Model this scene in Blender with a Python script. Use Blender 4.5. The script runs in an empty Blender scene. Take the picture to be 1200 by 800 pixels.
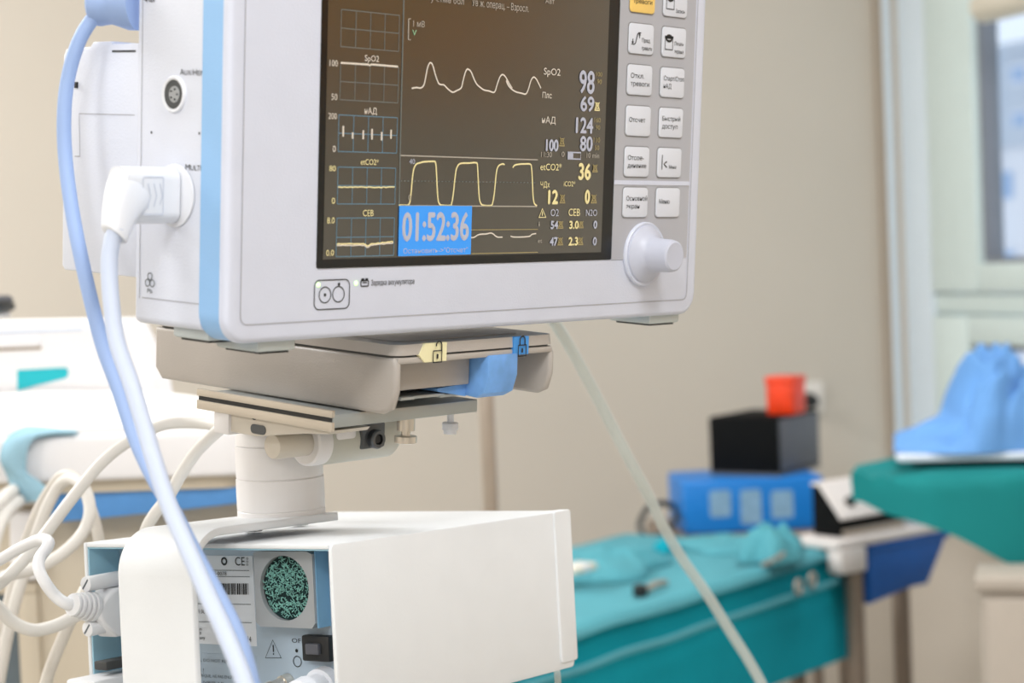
import bpy, bmesh, math, random
from mathutils import Vector, Matrix, noise
random.seed(7)
C = bpy.context.scene.collection
sc = bpy.context.scene

# ------------------------------------------------------------------ camera
FPX = 2231.0
PITCH, ROLL = math.radians(2.3), 0.042
EYE = Vector((0, 0, 1.40))
FW = Vector((0, math.cos(PITCH), -math.sin(PITCH)))
_u0 = Vector((0, math.sin(PITCH), math.cos(PITCH)))
RT = Vector((1, 0, 0)) * math.cos(ROLL) - _u0 * math.sin(ROLL)
UP = Vector((1, 0, 0)) * math.sin(ROLL) + _u0 * math.cos(ROLL)
cd = bpy.data.cameras.new('camera')
cam = bpy.data.objects.new('camera', cd)
C.objects.link(cam)
cam.matrix_world = Matrix(((RT.x, UP.x, -FW.x, EYE.x), (RT.y, UP.y, -FW.y, EYE.y), (RT.z, UP.z, -FW.z, EYE.z), (0, 0, 0, 1)))
cd.sensor_width = 36.0
cd.lens = FPX / 1200 * 36
cd.clip_start = 0.05
cd.dof.use_dof = True
cd.dof.focus_distance = 1.01
cd.dof.aperture_fstop = 9.0
sc.camera = cam

# ------------------------------------------------------------------ world, exposure
wd = bpy.data.worlds.new('world')
sc.world = wd
wd.use_nodes = True
wn = wd.node_tree.nodes['Background']
wn.inputs[0].default_value = (0.78, 0.87, 1.0, 1)
wn.inputs[1].default_value = 1.3
vs = sc.view_settings
vs.view_transform = 'Standard'
vs.look = 'None'
vs.gamma = 1
vs.use_curve_mapping = False
vs.exposure = -0.10
CEIL_W = 46.0           # watts per ceiling light panel

# ------------------------------------------------------------------ pixel / frame helpers
def ray(x, y):
    return FW + RT * ((x - 600) / FPX) - UP * ((y - 400) / FPX)
def P(x, y, d):
    return EYE + ray(x, y) * d
def camvec(v):
    return RT * v[0] - UP * v[1] + FW * v[2]
class Frame:
    def __init__(s, o, X, Y):
        s.o = Vector(o); s.X = X.normalized()
        s.Y = (Y - s.X * s.X.dot(Y)).normalized(); s.Z = s.X.cross(s.Y)
    def hit(s, x, y, ax, val):
        n = (s.X, s.Y, s.Z)[ax]; d = ray(x, y)
        t = ((s.o - EYE).dot(n) + val) / d.dot(n)
        p = EYE + d * t - s.o
        return Vector((p.dot(s.X), p.dot(s.Y), p.dot(s.Z)))
    def loc(s, p):
        q = Vector(p) - s.o
        return Vector((q.dot(s.X), q.dot(s.Y), q.dot(s.Z)))
    def world(s, l):
        return s.o + s.X * l[0] + s.Y * l[1] + s.Z * l[2]
    def mat(s, base=(0, 0, 0)):
        o = s.world(base)
        return Matrix(((s.X.x, s.Y.x, s.Z.x, o.x), (s.X.y, s.Y.y, s.Z.y, o.y), (s.X.z, s.Y.z, s.Z.z, o.z), (0, 0, 0, 1)))
def depth(p):
    return (p - EYE).dot(FW)

# ------------------------------------------------------------------ materials
def lin(c):
    return tuple(((v / 255) / 12.92 if v / 255 <= .04045 else ((v / 255 + .055) / 1.055) ** 2.4) for v in c)
MATS = {}
def mat(name, rgb, rough=.5, metal=0, var=.04, scale=40, bump=.0, bscale=300, emit=0, spec=.5, coat=0, sheen=0):
    if name in MATS: return MATS[name]
    m = bpy.data.materials.new(name); m.use_nodes = True
    nt = m.node_tree; b = nt.nodes['Principled BSDF']
    c = lin(rgb)
    b.inputs['Roughness'].default_value = rough
    b.inputs['Metallic'].default_value = metal
    b.inputs['Specular IOR Level'].default_value = spec
    b.inputs['Coat Weight'].default_value = coat; b.inputs['Coat Roughness'].default_value = .2
    b.inputs['Sheen Weight'].default_value = sheen
    tc = nt.nodes.new('ShaderNodeTexCoord')
    if var:
        n = nt.nodes.new('ShaderNodeTexNoise'); n.inputs['Scale'].default_value = scale; n.inputs['Detail'].default_value = 3
        r = nt.nodes.new('ShaderNodeValToRGB')
        r.color_ramp.elements[0].position = .3; r.color_ramp.elements[1].position = .7
        r.color_ramp.elements[0].color = (*[v * (1 - var) for v in c], 1)
        r.color_ramp.elements[1].color = (*[min(1, v * (1 + var)) for v in c], 1)
        nt.links.new(tc.outputs['Object'], n.inputs['Vector']); nt.links.new(n.outputs['Fac'], r.inputs['Fac'])
        nt.links.new(r.outputs['Color'], b.inputs['Base Color'])
    else:
        b.inputs['Base Color'].default_value = (*c, 1)
    if bump:
        n2 = nt.nodes.new('ShaderNodeTexNoise'); n2.inputs['Scale'].default_value = bscale; n2.inputs['Detail'].default_value = 2
        bp = nt.nodes.new('ShaderNodeBump'); bp.inputs['Strength'].default_value = bump; bp.inputs['Distance'].default_value = .001
        nt.links.new(tc.outputs['Object'], n2.inputs['Vector']); nt.links.new(n2.outputs['Fac'], bp.inputs['Height'])
        nt.links.new(bp.outputs['Normal'], b.inputs['Normal'])
    if emit:
        b.inputs['Emission Color'].default_value = (*c, 1); b.inputs['Emission Strength'].default_value = emit
    MATS[name] = m
    return m
def M_(n): return MATS[n]
mat('monitor_white', (220, 226, 240), .42, var=.015, bump=.12, bscale=900)
mat('bezel_white', (214, 220, 237), .42, var=.015, bump=.12, bscale=900)
mat('band_blue', (148, 194, 240), .4, var=.02, bump=.1, bscale=900)
mat('screen_black', (8, 14, 16), .22, var=0)
mat('screen_glass', (47, 47, 39), .2, var=.05, scale=600, spec=1.0, coat=1.0)
mat('keypad_grey', (180, 182, 190), .5, var=.02)
mat('key_white', (220, 225, 236), .45, var=.01)
mat('key_yellow', (250, 212, 120), .45, var=.01)
mat('key_edge', (140, 140, 142), .6, var=0)
mat('ink', (30, 34, 38), .6, var=0)
mat('ink_grey', (96, 104, 110), .6, var=0)
mat('ink_grey_soft', (172, 174, 182), .6, var=0)
mat('trace_white', (208, 200, 188), .5, var=0, emit=.22)
mat('trace_grey', (166, 160, 150), .5, var=0, emit=.12)
mat('trace_grid', (104, 110, 108), .5, var=0, emit=.08)
mat('trace_blue', (92, 128, 150), .5, var=0, emit=.1)
mat('trace_yellow', (222, 210, 156), .5, var=0, emit=.25)
mat('trace_lilac', (180, 184, 200), .5, var=0, emit=.12)
mat('trace_dim', (156, 142, 98), .5, var=0, emit=.12)
mat('trace_green', (140, 190, 150), .5, var=0, emit=.12)
mat('timer_blue', (52, 140, 226), .5, var=0, emit=.4)
mat('led_green', (190, 255, 150), .4, var=0, emit=2.5)
mat('dock_grey', (178, 172, 166), .45, var=.02, bump=.12, bscale=900)
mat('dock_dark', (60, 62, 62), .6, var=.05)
mat('lever_blue', (116, 170, 236), .5, var=.12, scale=90)
mat('tag_yellow', (240, 234, 190), .5, var=0)
mat('tag_blue', (70, 150, 226), .5, var=0)
mat('metal_plate', (176, 182, 182), .38, .55, var=.03)
mat('metal_bright', (214, 208, 198), .28, .85, var=.02)
mat('steel_dark', (96, 100, 104), .35, .8, var=.05)
mat('mount_white', (230, 228, 228), .45, var=.02)
mat('mount_beige', (205, 198, 186), .45, var=.02)
mat('mount_grey', (196, 196, 186), .45, var=.02)
mat('box_white', (226, 230, 234), .42, var=.012, bump=.05, bscale=500)
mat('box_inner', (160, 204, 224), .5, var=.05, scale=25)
mat('panel_grey', (172, 190, 206), .42, .1, var=.05, scale=30)
mat('label_white', (224, 230, 238), .5, var=.02)
mat('fan_grey', (168, 173, 178), .36, .3, var=.03)
mat('panel_shade_blue', (128, 178, 214), .5, var=.05)  # blue tone of the module panel lying in shade
mat('foam_dark', (8, 40, 42), .9, var=.5, scale=500)
mat('foam_light', (128, 184, 176), .9, var=.35, scale=500)
mat('black_plastic', (24, 27, 30), .4, var=.05)
mat('hose_blue', (150, 176, 222), .55, var=.02)
mat('cable_white', (198, 210, 233), .6, var=.02)
mat('plug_white', (230, 234, 242), .42, var=.01)
mat('cable_beige', (212, 208, 201), .5, var=.05, scale=30)
mat('cable_cream', (221, 219, 215), .5, var=.04, scale=30)
mat('connector_white', (226, 228, 232), .45, var=.01)
mat('wall_beige', (206, 198, 187), .85, var=.02, scale=2, bump=.08, bscale=400)
mat('ceiling_white', (236, 236, 232), .9, var=.01)
mat('floor_grey', (168, 164, 156), .6, var=.06, scale=5)
mat('frame_white', (216, 232, 232), .4, var=.01)
mat('frame_pale', (220, 234, 246), .4, var=.01)
mat('trim_taupe', (168, 156, 142), .7, var=.02)
mat('gasket', (130, 134, 142), .7, var=.02)
mat('machine_white', (242, 242, 246), .4, var=.01)
mat('machine_beige', (200, 190, 172), .6, var=.03, scale=8)
mat('handle_shade_brown', (170, 156, 140), .7, var=0)  # brown shadow tone for under the hood handle
mat('teal_label', (20, 190, 205), .5, var=.02)
mat('drawer_blue', (84, 146, 212), .55, var=.05, scale=60)
mat('dark_glass', (96, 108, 116), .2, var=.1, scale=8)
mat('strap_blue', (150, 188, 206), .9, var=.05, scale=120, bump=.3, bscale=600, spec=.2)
mat('drape_teal', (80, 156, 170), .85, var=.06, scale=9, bump=.3, bscale=500)
mat('skirt_teal', (8, 156, 176), .85, var=.08, scale=6, bump=.3, bscale=500, spec=.2)
mat('drape_green', (10, 122, 124), .8, var=.08, scale=6, bump=.2, bscale=500, spec=.3)
mat('cloth_blue', (98, 150, 210), .85, var=.08, scale=10, bump=.2, bscale=500)
mat('cloth_white', (214, 222, 236), .85, var=.03, scale=10)
mat('unit_blue', (8, 122, 208), .45, var=.04, scale=10)
mat('unit_print', (128, 166, 196), .6, var=.1, scale=60)
mat('unit_black', (7, 9, 11), .8, var=.1, spec=.15)
mat('unit_dark_grey', (86, 88, 96), .5, var=.05)
mat('orange_plastic', (236, 62, 14), .4, var=.15, scale=50)
mat('unit_white', (226, 220, 218), .45, var=.03)
mat('bin_blue', (16, 92, 176), .5, var=.06)
mat('post_brown', (136, 122, 110), .5, .2, var=.04)
mat('pole_taupe', (172, 160, 148), .35, .5, var=.03)
mat('outlet_white', (232, 226, 220), .5, var=.01)
mat('cabinet_beige', (172, 163, 153), .6, var=.02)
mat('blind_cream', (226, 220, 206), .7, var=.03)
mat('building_white', (226, 226, 230), .8, var=.04, scale=.6)
mat('building_grey', (188, 196, 206), .8, var=.04, scale=.6)
mat('building_glass', (150, 176, 208), .3, var=.05)
mat('light_panel', (255, 252, 246), .5, var=0, emit=1)
mat('rubber_grey', (196, 204, 204), .6, var=.02)

def glass_mat(name, tint=(1, 1, 1), gl=.12):
    m = bpy.data.materials.new(name); m.use_nodes = True; nt = m.node_tree; nt.nodes.clear()
    o = nt.nodes.new('ShaderNodeOutputMaterial'); mx = nt.nodes.new('ShaderNodeMixShader')
    t = nt.nodes.new('ShaderNodeBsdfTransparent'); g = nt.nodes.new('ShaderNodeBsdfGlossy')
    t.inputs[0].default_value = (*tint, 1); g.inputs['Roughness'].default_value = .06
    mx.inputs[0].default_value = gl
    nt.links.new(t.outputs[0], mx.inputs[1]); nt.links.new(g.outputs[0], mx.inputs[2]); nt.links.new(mx.outputs[0], o.inputs[0])
    MATS[name] = m
glass_mat('window_glass', (.97, .99, 1), .05)
def tube_mat(name):
    m = bpy.data.materials.new(name); m.use_nodes = True; nt = m.node_tree; b = nt.nodes['Principled BSDF']
    b.inputs['Base Color'].default_value = (.66, .72, .70, 1); b.inputs['Roughness'].default_value = .3; b.inputs['Alpha'].default_value = .55
    MATS[name] = m
tube_mat('clear_tube')

# ------------------------------------------------------------------ mesh helpers
def nb(): return bmesh.new()
def merge(dst, src):
    me = bpy.data.meshes.new('tmp'); src.to_mesh(me); src.free(); dst.from_mesh(me); bpy.data.meshes.remove(me)
def box(bm, x0, x1, y0, y1, z0, z1, bev=0, seg=2):
    t = nb(); bmesh.ops.create_cube(t, size=1)
    for v in t.verts:
        v.co = Vector(((x0 + x1) / 2 + v.co.x * (x1 - x0), (y0 + y1) / 2 + v.co.y * (y1 - y0), (z0 + z1) / 2 + v.co.z * (z1 - z0)))
    if bev:
        bmesh.ops.bevel(t, geom=list(t.edges), offset=bev, segments=seg, affect='EDGES', profile=.5)
    merge(bm, t); return bm
def rrect(x0, x1, y0, y1, r, n=5):
    out = []
    for cx, cy, a in ((x1 - r, y1 - r, 0), (x0 + r, y1 - r, 90), (x0 + r, y0 + r, 180), (x1 - r, y0 + r, 270)):
        for i in range(n + 1):
            t = math.radians(a + 90 * i / n); out.append((cx + r * math.cos(t), cy + r * math.sin(t)))
    return out
AX = {'xy': lambda a, b, h: Vector((a, b, h)), 'zy': lambda a, b, h: Vector((h, b, a)), 'xz': lambda a, b, h: Vector((a, h, b))}
def prism(bm, pts, h0, h1, plane='xy', bev=0, seg=2, topbev=None):
    """2D outline in a plane, extruded from h0 to h1 along the third axis"""
    t = nb(); fn = AX[plane]
    A = [t.verts.new(fn(a, b, h0)) for a, b in pts]; B = [t.verts.new(fn(a, b, h1)) for a, b in pts]
    n = len(pts)
    f0 = t.faces.new(A); f1 = t.faces.new(B)
    for i in range(n): t.faces.new((A[i], A[(i + 1) % n], B[(i + 1) % n], B[i]))
    bmesh.ops.recalc_face_normals(t, faces=t.faces)
    if bev:
        es = set(f1.edges) if topbev == 'h1' else set(f0.edges) if topbev == 'h0' else set(f1.edges) | set(f0.edges)
        bmesh.ops.bevel(t, geom=list(es), offset=bev, segments=seg, affect='EDGES', profile=.5)
    merge(bm, t); return bm
def poly(bm, pts3):
    bm.faces.new([bm.verts.new(p) for p in pts3]); return bm
def basis(ax):
    ax = ax.normalized(); r = Vector((0, 0, 1)) if abs(ax.z) < .9 else Vector((1, 0, 0))
    a = ax.cross(r).normalized(); return a, ax.cross(a)
def lathe(bm, o, axis, prof, seg=32):
    """prof = [(height along axis, radius)]"""
    o = Vector(o); axis = Vector(axis).normalized(); a, b = basis(axis); rings = []
    for h, r in prof:
        rings.append([bm.verts.new(o + axis * h + (a * math.cos(2 * math.pi * i / seg) + b * math.sin(2 * math.pi * i / seg)) * max(r, 1e-5)) for i in range(seg)])
    for q in range(len(rings) - 1):
        for i in range(seg):
            bm.faces.new((rings[q][i], rings[q][(i + 1) % seg], rings[q + 1][(i + 1) % seg], rings[q + 1][i]))
    bm.faces.new(list(reversed(rings[0]))); bm.faces.new(rings[-1])
    return bm
def cyl(bm, p0, p1, r, seg=24, bev=0):
    p0 = Vector(p0); p1 = Vector(p1); L = (p1 - p0).length
    pr = [(0, r), (L, r)] if not bev else [(0, r - bev), (bev * .3, r - bev * .3), (bev, r), (L - bev, r), (L - bev * .3, r - bev * .3), (L, r - bev)]
    return lathe(bm, p0, p1 - p0, pr, seg)
def spline(pts, n=10):
    pts = [Vector(p) for p in pts]; out = []
    q = [pts[0] * 2 - pts[1]] + pts + [pts[-1] * 2 - pts[-2]]
    for i in range(1, len(q) - 2):
        for k in range(n):
            t = k / n; a, b, c, d = q[i - 1], q[i], q[i + 1], q[i + 2]
            out.append(.5 * ((2 * b) + (c - a) * t + (2 * a - 5 * b + 4 * c - d) * t * t + (3 * b - a - 3 * c + d) * t ** 3))
    out.append(pts[-1]); return out
def tube(bm, pts, r, seg=14, smooth=10):
    ps = spline(pts, smooth) if smooth else [Vector(p) for p in pts]
    n = len(ps); rings = []; pa = None
    for i, p in enumerate(ps):
        t = (ps[min(i + 1, n - 1)] - ps[max(i - 1, 0)]).normalized()
        if pa is None: a, b = basis(t)
        else:
            a = (pa - t * pa.dot(t)).normalized(); b = t.cross(a)
        pa = a
        rr = r(i / (n - 1)) if callable(r) else r
        rings.append([bm.verts.new(p + (a * math.cos(2 * math.pi * k / seg) + b * math.sin(2 * math.pi * k / seg)) * rr) for k in range(seg)])
    for q in range(n - 1):
        for k in range(seg):
            bm.faces.new((rings[q][k], rings[q][(k + 1) % seg], rings[q + 1][(k + 1) % seg], rings[q + 1][k]))
    bm.faces.new(list(reversed(rings[0]))); bm.faces.new(rings[-1])
    return bm
def ribbon2(bm, pts, wd, fn, closed=False):
    """flat line of a given width; pts 2D, fn maps (a, b) to 3D"""
    pts = [Vector(p) for p in pts]; n = len(pts); L = []; Rr = []
    for i in range(n):
        if closed: d = pts[(i + 1) % n] - pts[i - 1]
        else: d = pts[min(i + 1, n - 1)] - pts[max(i - 1, 0)]
        d.normalize(); s = Vector((-d.y, d.x)) * wd / 2
        L.append(bm.verts.new(fn(*(pts[i] + s)))); Rr.append(bm.verts.new(fn(*(pts[i] - s))))
    for i in range(n if closed else n - 1):
        j = (i + 1) % n; bm.faces.new((L[i], L[j], Rr[j], Rr[i]))
    return bm
def seg2(bm, a, b, wd, fn): return ribbon2(bm, [a, b], wd, fn)
def circ(cx, cy, rx, ry=None, n=28): return [(cx + rx * math.cos(2 * math.pi * i / n), cy + (ry or rx) * math.sin(2 * math.pi * i / n)) for i in range(n)]
def obj(name, bm, m, parent=None, ang=35, recalc=True):
    if recalc: bmesh.ops.recalc_face_normals(bm, faces=bm.faces)
    me = bpy.data.meshes.new(name); bm.to_mesh(me); bm.free()
    me.materials.append(MATS[m])
    me.polygons.foreach_set('use_smooth', [True] * len(me.polygons))
    me.set_sharp_from_angle(angle=math.radians(ang))
    o = bpy.data.objects.new(name, me); C.objects.link(o)
    if parent is not None: o.parent = parent
    return o
def tag(o, label, cat, group=None):
    o['label'] = label; o['category'] = cat
    if group: o['group'] = group
    return o
def thing(name, label, cat, matrix=None, group=None):
    o = bpy.data.objects.new(name, None); C.objects.link(o); o.empty_display_size = .05
    if matrix is not None: o.matrix_world = matrix
    return tag(o, label, cat, group)
def struct(o): o['kind'] = 'structure'; return o
# flat lettering
def _glyph_mesh(s):
    cu = bpy.data.curves.new('lettering', 'FONT'); cu.body = s; cu.size = 1; cu.resolution_u = 3
    o = bpy.data.objects.new('lettering', cu); C.objects.link(o)
    me = bpy.data.meshes.new_from_object(o); C.objects.unlink(o); bpy.data.objects.remove(o); bpy.data.curves.remove(cu)
    return me
_h = _glyph_mesh('H'); CAPH = max(v.co.y for v in _h.vertices) - min(v.co.y for v in _h.vertices)
def add_text(bm, s, a0, a1, b0, cap, fn, bold=0):
    """string s fitted between a0 and a1, baseline b0, capital height cap, in a plane mapped by fn"""
    me = _glyph_mesh(s); xs = [v.co.x for v in me.vertices]; x0, x1 = min(xs), max(xs)
    base = len(bm.verts); vs_ = []
    for v in me.vertices:
        vs_.append(bm.verts.new(fn(a0 + (v.co.x - x0) / (x1 - x0) * (a1 - a0), b0 + v.co.y / CAPH * cap)))
    for p in me.polygons:
        try: bm.faces.new([vs_[i] for i in p.vertices])
        except ValueError: pass
    bpy.data.meshes.remove(me)
    return bm

# ================================================================== THE ROOM
ANG = math.radians(20)
cpt = P(1045, 290, 4.6)
AV = Vector((-math.cos(ANG), -math.sin(ANG), 0)); BV = Vector((math.sin(ANG), -math.cos(ANG), 0)); ZV = Vector((0, 0, 1))
COR = Vector((cpt.x, cpt.y, 0))
RL, RB, RH = 6.0, 6.6, 3.0            # along the back wall, along the window wall, height
WB = Frame(COR, -AV, ZV)              # back wall: x to the right, z into the room
WR = Frame(COR, BV, ZV)               # window wall: x toward the viewer, z into the room
def room_piece(name, fr, m, *bx):
    bm = nb()
    for b in bx: box(bm, *b)
    o = obj(name, bm, m); o.matrix_world = fr.mat(); return struct(o)
room_piece('wall_back', WB, 'wall_beige', (-RL, .2, 0, RH, -.2, 0))
o_ = room_piece('floor', WB, 'floor_grey', (-RL, 0, -.1, 0, 0, RB))
room_piece('ceiling', WB, 'ceiling_white', (-RL, 0, RH, RH + .1, 0, RB))
room_piece('wall_left', WB, 'wall_beige', (-RL - .2, -RL, 0, RH, 0, RB))
room_piece('wall_front', WB, 'wall_beige', (-RL, .2, 0, RH, RB, RB + .2))
# window openings in the window wall, the later two added unseen for light
w_a = WR.hit(1054, 290, 2, 0).x       # near the corner
SILL, HEAD = .88, 2.62
WIN = ((w_a, w_a + 1.9, SILL), (3.60, 4.75, 1.38), (5.0, 6.4, SILL))
pcs = [(0, WIN[0][0], 0, RH, -.25, 0), (WIN[0][1], WIN[1][0], 0, RH, -.25, 0), (WIN[1][1], WIN[2][0], 0, RH, -.25, 0), (WIN[2][1], RB, 0, RH, -.25, 0)]
for a, b, sl_ in WIN: pcs += [(a, b, 0, sl_, -.25, 0), (a, b, HEAD, RH, -.25, 0)]
room_piece('wall_right', WR, 'wall_beige', *pcs)
# corner trim
tr = nb(); x_t = WB.hit(1034, 290, 2, .012).x
box(tr, x_t, -.001, 0.1, RH - .01, .001, .02, .003); o_ = obj('trim_1', tr, 'trim_taupe'); o_.matrix_world = WB.mat(); struct(o_)
tr = nb(); box(tr, .012, w_a - .004, SILL, RH - .01, .001, .018, .003); o_ = obj('trim_2', tr, 'frame_pale'); o_.matrix_world = WR.mat(); struct(o_)
tr = nb(); box(tr, -RL, 0, 0, .09, .001, .015, .003); o_ = obj('baseboard_back', tr, 'trim_taupe'); o_.matrix_world = WB.mat(); struct(o_)

def window(n, x0, x1, SILL, px_mode):
    w = bpy.data.objects.new('window_%d' % n, None); C.objects.link(w); w.matrix_world = WR.mat(); struct(w)
    tz = 1.40 - (1.40 - WR.hit(1120, 344, 2, -.03).y)       # height of the transom line
    bm = nb(); d0, d1 = -.10, -.012
    if px_mode: j1 = WR.hit(1088, 200, 2, d1).x
    else: j1 = x0 + .07
    for b in ((x0, j1, SILL, HEAD, d0, d1), (x1 - .07, x1, SILL, HEAD, d0, d1), (j1, x1 - .07, SILL, SILL + .06, d0, d1), (j1, x1 - .07, HEAD - .06, HEAD, d0, d1)):
        box(bm, *b, .004)
    obj('window_frame', bm, 'frame_pale', w)
    bm = nb(); box(bm, j1, x1 - .07, tz - .045, tz - .0, d0 + .01, d1 - .006, .004); obj('transom', bm, 'frame_white', w)
    mid = (j1 + x1 - .07) / 2
    for k, (xa, xb) in enumerate(((j1 + .004, mid - .004), (mid + .004, x1 - .074))):
        for (ya, yb) in ((tz + .004, HEAD - .064), (SILL + .064, tz - .049)):
            s0 = WR.hit(1143 if ya > tz else 1128, 200, 2, d1 + .004).x if (px_mode and k == 0) else xa + .07
            sw = s0 - xa
            bm = nb()
            for b in ((xa, s0, ya, yb), (xb - .07, xb, ya, yb), (s0, xb - .07, ya, ya + .065), (s0, xb - .07, yb - .065, yb)):
                box(bm, *b, d0 + .02, d1 + .006, .006)
            s = obj('sash', bm, 'frame_white', w)
            bm = nb(); g = .012
            for b in ((s0, s0 + g, ya + .065, yb - .065), (xb - .07 - g, xb - .07, ya + .065, yb - .065), (s0 + g, xb - .07 - g, ya + .065, ya + .065 + g), (s0 + g, xb - .07 - g, yb - .065 - g, yb - .065)):
                box(bm, *b, d0 + .03, d1 - .012)
            obj('gasket', bm, 'gasket', s)
            bm = nb(); box(bm, s0 + g, xb - .07 - g, ya + .065 + g, yb - .065 - g, -.058, -.052); obj('pane', bm, 'window_glass', s)
    bm = nb(); box(bm, x0 - .03, x1 + .03, SILL - .03, SILL, -.01, .10, .006); obj('window_sill', bm, 'frame_white', w)
window(1, *WIN[0], True)
window(2, *WIN[1], False)  # added unseen window, sill raised to shape the screen reflection
window(3, *WIN[2], False)  # added unseen window, brings cool daylight to the monitor front
# ochre blind added out of frame to put a warm reflection on the screen
bl = nb(); box(bl, 3.58, 4.77, 1.36, 2.66, .045, .047); bm2 = bpy.data.materials.new('reflection_ochre'); bm2.use_nodes = True; nt_ = bm2.node_tree; nt_.nodes.clear()
o_ = nt_.nodes.new('ShaderNodeOutputMaterial'); a_ = nt_.nodes.new('ShaderNodeAddShader'); t_ = nt_.nodes.new('ShaderNodeBsdfTranslucent'); d_ = nt_.nodes.new('ShaderNodeBsdfDiffuse')
t_.inputs[0].default_value = (.93, .68, .36, 1); d_.inputs[0].default_value = (.07, .05, .03, 1)
nt_.links.new(t_.outputs[0], a_.inputs[0]); nt_.links.new(d_.outputs[0], a_.inputs[1]); nt_.links.new(a_.outputs[0], o_.inputs[0]); MATS['reflection_ochre'] = bm2
ob = thing('window_blind', 'unseen ochre fabric blind added to warm the reflection on the screen', 'blind', WR.mat()); obj('fabric', bl, 'reflection_ochre', ob)
bl = nb(); cyl(bl, (3.57, 2.68, .05), (4.78, 2.68, .05), .03, 20, .004); obj('roll', bl, 'blind_cream', ob)  # roll of the added unseen blind
bl = nb(); box(bl, 3.58, 4.77, 1.345, 1.365, .04, .052, .003); obj('added_weight_bar', bl, 'blind_cream', ob)

# ceiling light panels (out of frame, they light the room)
def ceiling_light(x, z, lab, k=1.0, sx=.6, sz=1.2):
    t = thing('ceiling_light', lab, 'light', WB.mat((x, RH, z)), 'ceiling light panels')
    bm = nb()
    for b in ((-sx / 2 - .03, sx / 2 + .03, -.03, -.001, -sz / 2 - .03, -sz / 2), (-sx / 2 - .03, sx / 2 + .03, -.03, -.001, sz / 2, sz / 2 + .03),
              (-sx / 2 - .03, -sx / 2, -.03, -.001, -sz / 2, sz / 2), (sx / 2, sx / 2 + .03, -.03, -.001, -sz / 2, sz / 2)): box(bm, *b)
    obj('frame', bm, 'machine_white', t)
    bm = nb(); box(bm, -sx / 2, sx / 2, -.012, -.002, -sz / 2, sz / 2); obj('diffuser', bm, 'light_panel', t)
    l = bpy.data.lights.new('lamp', 'AREA'); l.shape = 'RECTANGLE'; l.size = sx; l.size_y = sz; l.energy = CEIL_W * k; l.color = (1, .995, .99)
    lo = bpy.data.objects.new('lamp', l); C.objects.link(lo); lo.parent = t; lo.location = (0, -.03, 0); lo.rotation_euler = (-math.pi / 2, 0, 0)
for (x, z), lab, k in (((-3.9, 1.0), 'ceiling light panel above the left wall near the back wall', 2.5), ((-1.3, 2.0), 'ceiling light panel above the window corner', .6),
                    ((-4.9, 4.6), 'ceiling light panel behind the viewer by the left wall', 1.1), ((-1.9, 4.6), 'ceiling light panel behind the viewer by the windows', .8),
                    ((-3.3, 5.4), 'ceiling light panel behind the viewer in mid room', .9)):
    ceiling_light(x, z, lab, k)

# ================================================================== THE MONITOR
ZC = .858
Mx = camvec((.6725331, -.0513042, .7382866)); My = -camvec((-.030285, .99485, .0967208))
M = Frame(P(267, 200, ZC), Mx, My)
def m2(x, y, w=0):                      # pixel on the front plane -> (u, v)
    h = M.hit(x, y, 2, w); return (h.x, h.y)
def s2(x, y, u=0):                      # pixel on the left side plane -> (w, v)
    h = M.hit(x, y, 0, u); return (h.z, h.y)
W = m2(821, 200)[0]
VB = m2(540, 386)[1]; VT = .195
w_band = s2(235, 200)[0]; w_back = s2(157, 200)[0]; VHB = s2(156, 378)[1]
mon = thing('patient_monitor', 'white bedside patient monitor with blue edge band, lit screen and keypad', 'monitor', M.mat())
def FR(z): return lambda a, b: Vector((a, b, z))            # front plane at height z
def SD(u): return lambda a, b: Vector((u, b, a))            # left side plane

bm = nb(); prism(bm, rrect(0, W, VB, VT, .0125, 8), -.0048, 0, 'xy', .0028, 3, 'h1'); obj('bezel', bm, 'bezel_white', mon)
bm = nb(); prism(bm, rrect(.0002, W - .0002, VB + .0003, VT - .0003, .0135, 8), w_band, -.0048, 'xy'); obj('band', bm, 'band_blue', mon)
bm = nb(); prism(bm, rrect(.0010, W - .0010, VHB, VT - .003, .0035, 5), w_back, w_band, 'xy', .002, 3, 'h0'); hs = obj('housing', bm, 'monitor_white', mon)
bm = nb(); wv = w_back + .0042
seg2(bm, (wv, VHB + .012), (wv, VT - .02), .0005, SD(.0008)); seg2(bm, (wv + .002, VHB + .0125), (w_band, VHB + .0125), .0005, SD(.0008))
obj('seam', bm, 'ink_grey_soft', hs)
bm = nb(); zs = .00025
u0_, v0_ = .0085, m2(540, 366)[1]; u1_ = m2(806, 300)[0]
ribbon2(bm, rrect(u0_, u1_, v0_, VT - .01, .004, 4), .0005, FR(zs), True); obj('seam', bm, 'ink_grey_soft', mon)
# feet
for (xa, xb, y, w0, w1) in ((276, 321, 402, -.035, -.004), (736, 771, 374, -.035, -.004)):
    ua, ub = m2(xa, y, -.02)[0], m2(xb, y, -.02)[0]
    bm = nb(); box(bm, ua, ub, VB - .005, VB + .001, w0, w1, .0015); ft = obj('foot', bm, 'rubber_grey', mon)
    bm = nb(); box(bm, ua + .004, ub - .002, VB - .0062, VB - .005, w0 + .003, w1 - .003); obj('pad', bm, 'black_plastic', ft)
wf0, wf1 = s2(190, 392)[0], s2(232, 395)[0]
bm = nb(); box(bm, .006, .032, VHB - .005, VHB + .001, wf0, wf1, .0015); ft = obj('foot', bm, 'rubber_grey', mon)
bm = nb(); box(bm, .009, .029, VHB - .0062, VHB - .005, wf0 + .003, wf1 - .003); obj('pad', bm, 'black_plastic', ft)

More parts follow.
